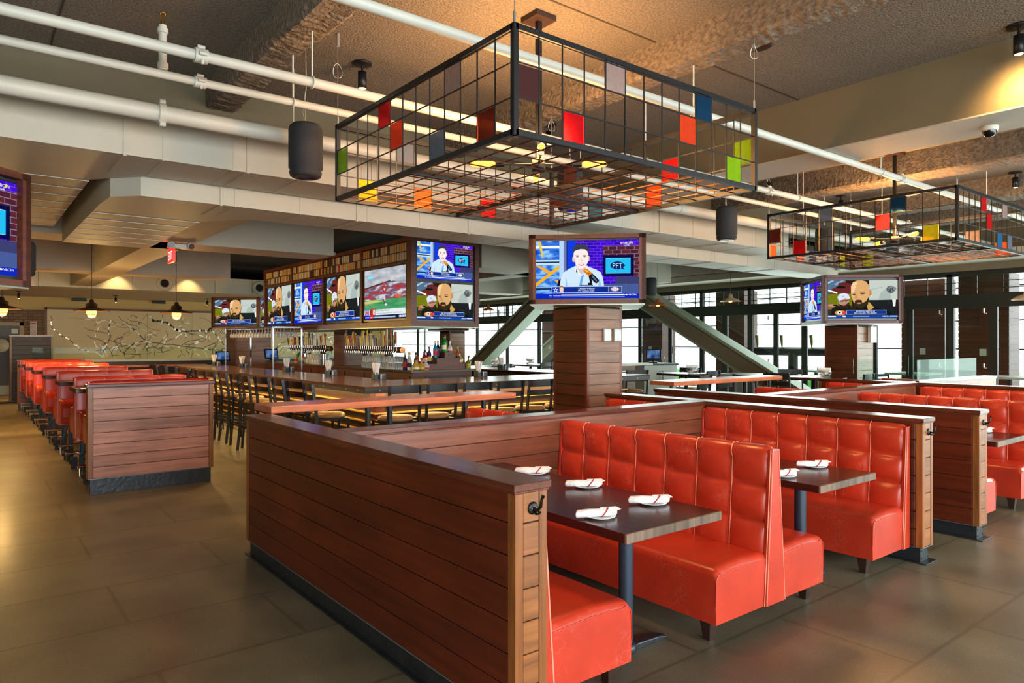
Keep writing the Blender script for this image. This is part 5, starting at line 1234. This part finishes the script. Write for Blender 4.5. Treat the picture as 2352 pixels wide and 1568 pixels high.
for i, r_ in enumerate(main):
    pts = []
    for p, q in zip(r_[:-1], r_[1:]):
        for k in range(4): u = k/4; pts.append((p[0]+(q[0]-p[0])*u+rnd.uniform(-.03, .03), p[1]+(q[1]-p[1])*u+rnd.uniform(-.02, .02)))
    pts.append(r_[-1]); road(b, pts, .055 if i in (4, 5) else .032, mir, -.004)
for k in range(170):
    x = rnd.uniform(1.2, 10.6); z = rnd.uniform(1.1, 2.3); a = rnd.uniform(0, 2*PI); pts = [(x, z)]
    for q in range(rnd.randint(2, 7)):
        a += rnd.uniform(-.7, .7); x += .16*math.cos(a); z += .12*math.sin(a)
        if not 1.05 < z < 2.55 or not .1 < x < 10.9: break
        pts.append((x, z))
    road(b, pts, rnd.choice((.01, .015, .022)), lambda: 0 if rnd.random() < .25 else 1, -.003)
for k in range(16): a = rnd.uniform(-1, 1); road(b, [(5.5, 2.4), (5.5+a, 1.9)], .012, 1, -.0035)
for k in range(1, 8): b.box(k*1.4, -.001, 1.02, k*1.4+.008, .001, 2.62, 3)
b.build('map_panels', [M_mirror, M_roads, M_panel, M_ductseam], t)
t = thing('door_1', 'dark door', 'door', (.15, YB-.04, 0)); del t['category']; t['kind'] = 'structure'
b = MB(); b.box(0, -.02, 0, 1.2, .02, 2.1); b.build('door_leaf', mat('charcoal door', (36, 40, 42), .4), t)
b = MB(); b.box(0, -.03, .02, 1.2, -.02, .3); b.build('kick_plate', mat('dull steel plate', (120, 124, 110), .4, metal=.5), t)
b = MB(); b.box(-.1, -.04, 0, 0, .04, 2.2); b.box(1.2, -.04, 0, 1.3, .04, 2.2); b.box(-.1, -.04, 2.1, 1.3, .04, 2.2); b.build('door_frame', mat('beige door frame', (180, 150, 110), .6), t)
b = MB(); b.box(1.0, -.04, 1.86, 1.16, -.03, 2.0); b.build('notice', M_white, t)
b = MB(); b.lathe([(0, 0), (.2, 0), (.2, .01), (0, .012)], n=28); o = b.build('round_sign', mat('cream round sign', (216, 206, 176), .5), t); o.rotation_euler = (PI/2, 0, 0); o.location = (.75, -.03, 1.5)
t = thing('wall_notice', 'narrow red and white notice on the brick beside the door', 'sign', (1.62, YB-.06, 1.78))
b = MB(); b.box(0, 0, 0, .16, .01, .46, 0)
for k in range(7): b.box(.02, -.002, .03+k*.06, .14, 0, .055+k*.06, 1)
b.build('notice_board', [M_white, mat('red print', (190, 40, 40), .6)], t)
partition('wood_partition', 'tall dark boarded screen before the far door', .98, 1.95, 23.0, 23.3, 'x', H=1.79, base=.02, n=14, ends=(0, 0), face=M_dark)
t = thing('low_screen_wall', 'long low dark wall with a pale ledge and glass screen before the mural', 'low wall', (1.33, 20.6, 0))
MB().box(0, 0, 0, 9.5, .16, 1.1).build('wall_body', M_dark, t)
MB().box(-.02, -.05, 1.1, 9.5, .2, 1.16).build('ledge', mat('pale grey ledge', (176, 190, 184), .35), t)
MB().box(0, .07, 1.16, 9.5, .082, 1.47).build('glass_screen', mat_screen(), t)
t = thing('side_shelf', 'light wooden shelf table under the low screen wall', 'table', (2.5, 19.6, 0))
MB().box(0, 0, .98, 2.6, .5, 1.02).build('shelf_top', M_rail, t); b = MB()
for x in (.1, 1.3, 2.5): b.box(x-.02, .23, 0, x+.02, .27, .98)
b.build('leg', M_black, t)
for x, lab in ((.55, 'wide brimmed pendant lamp at the far left edge'), (1.95, 'wide brimmed pendant lamp left of the mural centre'), (3.46, 'wide brimmed pendant lamp right of the mural centre')):
    t = thing('pendant_lamp', lab, 'pendant lamp', (x, 15.6, 2.07), 0, 'pendant lamps over the raised booths')
    b = MB(); b.lathe([(0, .17), (.29, .135), (.3, .13), (.3, .15), (.12, .2), (.1, .2), (.1, .27), (.05, .3), (.03, .36), (0, .36)], n=32); b.build('shade', mat('dark bronze shade', (58, 38, 24), .5, metal=.2), t)
    b = MB(); b.lathe([(0, 0), (.06, .02), (.085, .08), (.085, .15), (0, .18)], n=18); b.build('globe', M_bulbw, t)
    b = MB(); b.lathe([(.088, .06), (.09, .065), (.088, .07)], n=18)
    for k in range(4): a = k*PI/2; b.tube([(.09*math.cos(a), .09*math.sin(a), .17), (.09*math.cos(a), .09*math.sin(a), .07), (.03*math.cos(a), .03*math.sin(a), -.01)], .003, 5)
    b.build('cage_guard', M_black, t)
    b = MB(); wire_curve(b, 0, 0, .36, 1.72, .005, .004, 14); b.build('chain', M_black, t)
    l = bpy.data.lights.new('glow', 'POINT'); l.energy = 90; l.color = (1, .6, .2); l.shadow_soft_size = .12
    o = bpy.data.objects.new('lamp_glow', l); C.objects.link(o); o.parent = t; o.location = (0, 0, -.13)
# small bracket fittings on the warm wall
for x, lab in ((2.9, 'small black bracket on the warm wall above the left pendant'), (5.2, 'small black bracket on the warm wall, right of the mural centre')):
    t = thing('wall_bracket', lab, 'bracket', (x, YB-.12, 2.95)); MB().box(-.2, 0, -.05, .2, .1, .05).build('bracket_body', M_black, t); MB().box(.02, -.1, .02, .18, 0, .05).build('arm', M_black, t)
# ------------------------------------------------------------------ steel braces
def brace(label, yt, zt_, yb, zb, x=12.82):
    t = thing('steel_brace', label, 'brace', (x, 0, 0)); d = Vector((0, yb-yt, zb-zt_)).normalized(); n = Vector((0, -d.z, d.y))*(1 if d.y > 0 else -1)
    if n.z < 0: n = -n
    a = Vector((0, yt, zt_)); c = Vector((0, yb, zb))
    b = MB(); b.bar(a, c, .3, .3, up=n); b.build('web_casing', M_olive, t)
    b = MB(); b.bar(a+n*.19, c+n*.19, .4, .06, up=n); b.bar(a-n*.17, c-n*.17, .4, .04, up=n); b.build('flange', mat('greenish painted flange', (126, 136, 116), .5), t)
    b = MB(); b.bar(a+n*.155+Vector((-.155, 0, 0)), c+n*.155+Vector((-.155, 0, 0)), .02, .02, up=n); b.build('shadow_gap', M_black, t)
    return t
brace('sloping painted steel brace right of the middle column', 12.1, 3.12, 6.35, .05)
brace('sloping painted steel brace left of the middle column', 14.5, 3.1, 19.35, .05)
# ------------------------------------------------------------------ breaker boxes on the column
for x, lab in ((5.86, 'left of the two clear switch covers on the middle column'), (6.03, 'right of the two clear switch covers on the middle column')):
    t = thing('switch_cover', lab, 'switch box', (x, 5.69, 1.62), 0, 'clear switch covers on the middle column')
    MB().box(-.06, -.03, 0, .06, 0, .15).build('cover', M_glassware, t, bevel=.012)
    MB().box(-.035, -.018, .03, .02, 0, .12).build('switch_plate', M_white, t, bevel=.003)
    MB().box(.028, -.034, .07, .04, -.01, .08).build('latch', M_bolt, t)
t = thing('switch_cover', 'pale panel on the bright side of the window column', 'switch box', (12.3, 5.68, 1.6)); MB().box(-.04, -.05, 0, .18, 0, .28).build('cover', M_white, t)
# ------------------------------------------------------------------ high tables by the windows
def high_table(label, x, y, w=.75, z=1.07, n=2, rz=0):
    t = thing('high_table', label, 'table', (x, y, 0), rz); MB().box(-w/2, -w/2, z-.04, w/2, w/2, z).build('tabletop', M_table, t, bevel=.004)
    b = MB(); b.tube([(0, 0, 0), (0, 0, z-.04)], .035, 14); b.lathe([(0, 0), (.26, 0), (.26, .012), (.05, .03), (0, .03)], n=20); b.build('pedestal', M_black, t)
def round_table(label, x, y, w=.5, z=1.04):
    t = thing('round_table', label, 'table', (x, y, 0)); b = MB(); b.lathe([(0, z-.04), (w-.01, z-.04), (w, z-.03), (w, z-.005), (w-.01, z), (0, z)], n=32); b.build('tabletop', M_table, t)
    b = MB(); b.tube([(0, 0, 0), (0, 0, z-.04)], .04, 14); b.lathe([(0, 0), (.3, 0), (.3, .012), (.05, .03), (0, .03)], n=20); b.build('pedestal', M_black, t)
def bowl(x, y, z, lab):
    t = thing('basket', lab, 'basket', (x, y, z), 0, 'wire baskets with paper rolls on high tables')
    b = MB()
    for zz, r in ((0, .08), (.035, .1), (.07, .115)): b.tube([(r*math.cos(k*PI/8), r*math.sin(k*PI/8), zz+.003) for k in range(17)], .003, 5)
    for k in range(12): a = k*PI/6; b.tube([(.08*math.cos(a), .08*math.sin(a), .003), (.115*math.cos(a), .115*math.sin(a), .073)], .002, 4)
    b.build('wire_basket', M_bolt, t)
    for k in range(4):
        n = MB(); a = k*.8; n.tube([(-.1*math.cos(a), -.1*math.sin(a), .03+.03*k), (.11*math.cos(a), .11*math.sin(a), .06+.022*k)], .022, 10); n.build('napkin', M_linen, t)
stB = st0
for x, y, lab in ((10.3, 8.0, 'dark high table left of the right brace foot'), (10.9, 7.2, 'dark high table beside the right brace foot'), (9.8, 13.2, 'dark high table beyond the bar below the left brace'), (11.2, 13.5, 'dark high table beyond the bar, nearer the middle column'), (9.95, 9.45, 'dark high table just right of the middle column')):
    high_table(lab, x, y, z=1.05)
round_table('round dark pedestal table near the window column', 11.05, 6.0)
bowl(10.35, 7.9, 1.05, 'wire basket of paper rolls on the high table left of the right brace'); bowl(11.3, 5.95, 1.04, 'wire basket of paper rolls on the round table near the window column'); bowl(9.8, 13.1, 1.05, 'wire basket of paper rolls on the table below the left brace'); bowl(11.1, 13.4, 1.05, 'wire basket of paper rolls on the table left of the middle column')
for k, (x, y, rz, where) in enumerate(((9.4, 8.5, -.4, 'right of the middle column, nearer'), (9.32, 9.6, -1.5, 'right of the middle column, farther'), (10.0, 7.45, .1, 'before the table left of the brace'), (10.75, 8.35, 1.9, 'behind the table left of the brace'), (8.6, 6.6, .2, 'behind the shorter drink rail, left one'), (9.2, 6.62, 0, 'behind the shorter drink rail, right one'),
                               (11.7, 6.1, 1.57, 'right of the round table'), (10.95, 5.3, .1, 'in front of the round table'), (11.55, 6.65, 2.3, 'behind the round table'), (9.45, 12.55, .1, 'below the left brace, left one'), (9.5, 13.9, 3.0, 'below the left brace, farther one'), (10.9, 12.8, .1, 'beyond the bar, left of the column'), (11.5, 12.8, -.1, 'beyond the bar, close to the column'), (10.35, 6.15, -1.4, 'left of the round table'))):
    dup(st0, (x, y, 0), rz, 'black slat-back high chair '+where, 'high chairs at the tables near the windows')
del_tree(st0)
t = thing('service_cabinet', 'pale grey service cabinet with twin bar handles behind the brace', 'cabinet', (12.0, 10.3, 0), -.2)
MB().box(-.4, -.3, 0, .5, .35, 1.1).build('body', mat('pale grey laminate', (176, 180, 172), .5), t, bevel=.004); MB().box(-.42, -.33, 1.1, .52, .37, 1.14).build('worktop', M_steel, t)
for x in (.0, .08):
    b = MB(); b.tube([(x, -.33, .75), (x, -.33, .98)], .008, 6); b.build('handle', M_black, t)
t = thing('host_stand', 'wooden boarded stand with a pale worktop beside the service cabinet', 'stand', (10.7, 10.1, 0)); MB().box(-.3, -.25, 0, .3, .25, 1.12).build('body', M_colx, t); MB().box(-.5, -.3, 1.12, .8, .3, 1.16).build('worktop', M_white, t)
for k, (y, x) in enumerate(((9.5, 11.3), (7.9, 11.5), (16.8, 12.3), (3.2, 11.6))):
    t = thing('dome_pendant', ['small copper pendant lamp over the top of the right brace', 'small pale pendant lamp before the clerestory, centre right', 'small copper pendant lamp over the left brace', 'pale dome pendant cut by the right edge'][k], 'pendant lamp', (x, y, [2.36, 2.38, 2.55, 2.2][k]), 0, 'small dome pendants near the windows')
    b = MB(); b.lathe([(.19, 0), (.185, .01), (.12, .05), (.05, .075), (.035, .14), (0, .15)], n=26); b.build('shade', mat('copper shade' if k % 2 == 0 else 'pale shade', (190, 110, 60) if k % 2 == 0 else (190, 176, 150), .4, metal=.3), t)
    b = MB(); b.lathe([(0, -.02), (.03, -.01), (.035, .03), (0, .05)], n=12); b.build('bulb', M_bulbw, t)
    b = MB(); wire_curve(b, 0, 0, .15, ZC-t.location.z-.3, .004, .012, 10); b.build('cable', M_black, t)
# glass screen and console on the last low wall
t = thing('glass_screen', 'clear glass screen standing on the low wall at the right', 'glass screen', (10.5, 4.18, 1.06))
b = MB(); b.box(.0, 0, 0, 2.2, .01, .3); b.box(0, 0, 0, .01, .9, .3); b.box(1.9, .2, 0, 1.91, .9, .32); b.build('pane', mat_screen(), t)
b = MB(); b.box(.0, -.02, 0, 2.2, .03, .015); b.build('base_channel', M_chrome, t)
# outdoor tap rail and furniture seen through the glass
t = thing('outdoor_tap_rail', 'outdoor horizontal tap rail with wooden handles beyond the glass', 'beer taps', (16.5, 9.2, 0))
b = MB(); b.tube([(0, -1.2, 1.36), (0, 2.0, 1.36)], .1, 16); b.tube([(0, .3, 0), (0, .3, 1.36)], .12, 14); b.build('manifold', M_black, t)
b = MB(); b.lathe([(0, 0), (.11, 0), (.11, .02), (0, .03)], n=18); o = b.build('end_cap', M_white, t); o.rotation_euler = (PI/2, 0, 0); o.location = (0, -1.2, 1.36)
for k, y in enumerate((-1.0, -.85, -.2, .6, .75, 1.3, 1.45)):
    h = MB(); h.tube([(0, y, 1.46), (0, y+.01, 1.6), (0, y+.03, 1.78)], [.015, .035, .045], 8); h.build('tap_handle', mat('olive handle', (120, 110, 50), .5), t)
def patio_chair(x, y, rz, lab):
    t = thing('patio_chair', lab, 'chair', (x, y, 0), rz, 'slatted metal patio chairs'); b = MB(); b.box(-.22, -.22, .43, .22, .22, .46); b.build('seat', M_frame, t)
    b = MB()
    for k in range(4): b.box(-.22, -.24, .56+k*.1, .22, -.225, .62+k*.1)
    for s in (-1, 1): b.box(s*.22-.012, -.25, 0, s*.22+.012, -.22, .95)
    b.build('slatted_back', M_frame, t); b = MB()
    for s in (-1, 1): b.box(s*.21-.012, .19, 0, s*.21+.012, .215, .44)
    b.build('front_legs', M_frame, t)
for k, (x, y, rz, w_) in enumerate(((15.3, 5.9, .2, 'left of the open pier'), (15.6, 6.7, 3.0, 'behind the first'), (16.4, 3.7, 1.5, 'at the right edge'), (15.2, 3.9, .3, 'close to the right edge'), (15.7, 5.3, -.4, 'behind the glass screen'))): patio_chair(x, y, rz, 'slatted dark patio chair outside, '+w_)
for x, y, lab in ((15.3, 4.5, 'white patio table outside behind the glass screen'), (17.0, 3.8, 'white patio table outside near the right edge'), (15.6, 6.3, 'white patio table outside beside the window column'), (15.4, 8.3, 'long pale patio counter outside before the taps')):
    t = thing('patio_table', lab, 'table', (x, y, 0)); MB().box(-.4, -.4, .93, .4, .4, .97).build('tabletop', M_white, t); MB().tube([(0, 0, 0), (0, 0, .93)], .04, 10).build('pedestal', M_black, t)

# ------------------------------------------------------------------ light
W = bpy.data.worlds.new('World'); SC.world = W; W.use_nodes = True
bg = W.node_tree.nodes['Background']; bg.inputs[0].default_value = (.93, .98, 1., 1); bg.inputs[1].default_value = 4.
def area(name, loc, rot, sx, sy, e, col, portal=False):
    l = bpy.data.lights.new(name, 'AREA'); l.shape = 'RECTANGLE'; l.size = sx; l.size_y = sy; l.energy = e; l.color = col
    o = bpy.data.objects.new(name, l); C.objects.link(o); o.location = loc; o.rotation_euler = rot
    if portal: l.cycles.is_portal = True
    return o
# daylight through the window walls
area('daylight_windows_right', (13.8, 9, 1.3), (0, PI/2, 0), 2.2, 28, 640, (.80, 1., .93))
for xa, xb in ((-5.4, -1.3), (-.7, 3.5), (4.1, 8.5), (9.1, 13.5)):
    area('daylight_window_front', ((xa+xb)/2, -5.95, 1.8), (-PI/2, 0, PI), xb-xa, 2.9, 300, (.88, .97, 1.))
# warm house lights over left aisle and bar; mural and island spots added as fill
for k, (x, y, e) in enumerate(((-1.7, 6.4, 300), (-1.9, 9.6, 330), (-.6, 13, 300), (.2, 17.5, 280), (3.0, 9.4, 190), (5, 8.4, 110), (1.2, 23.4, 330), (3.6, 23.8, 330), (6.2, 23.8, 330), (9, 23.8, 300), (-1.8, 2.8, 90), (2.8, 13.4, 130), (7.6, 12.2, 140))):
    spotlamp(x, y, 'black can spotlight of the house lights and added fill, %s' % ORD[k], e, 2.2, col=(1., .46, .12) if x < 1.6 else WARM, top=3.0 if y > 21.6 else ZC-.02 if y > 6.4 else ZC)
# ------------------------------------------------------------------ camera
cam = bpy.data.cameras.new('camera'); cam.sensor_width = 36; cam.lens = 36*1605/2352.; cam.clip_end = 200
co = bpy.data.objects.new('camera', cam); C.objects.link(co); co.location = (0, 0, 1.62); co.rotation_euler = (PI/2, 0, -math.radians(38.1556))
SC.camera = co
SC.view_settings.view_transform = 'Standard'; SC.view_settings.look = 'None'; SC.view_settings.gamma = 1; SC.view_settings.use_curve_mapping = False; SC.view_settings.exposure = .08
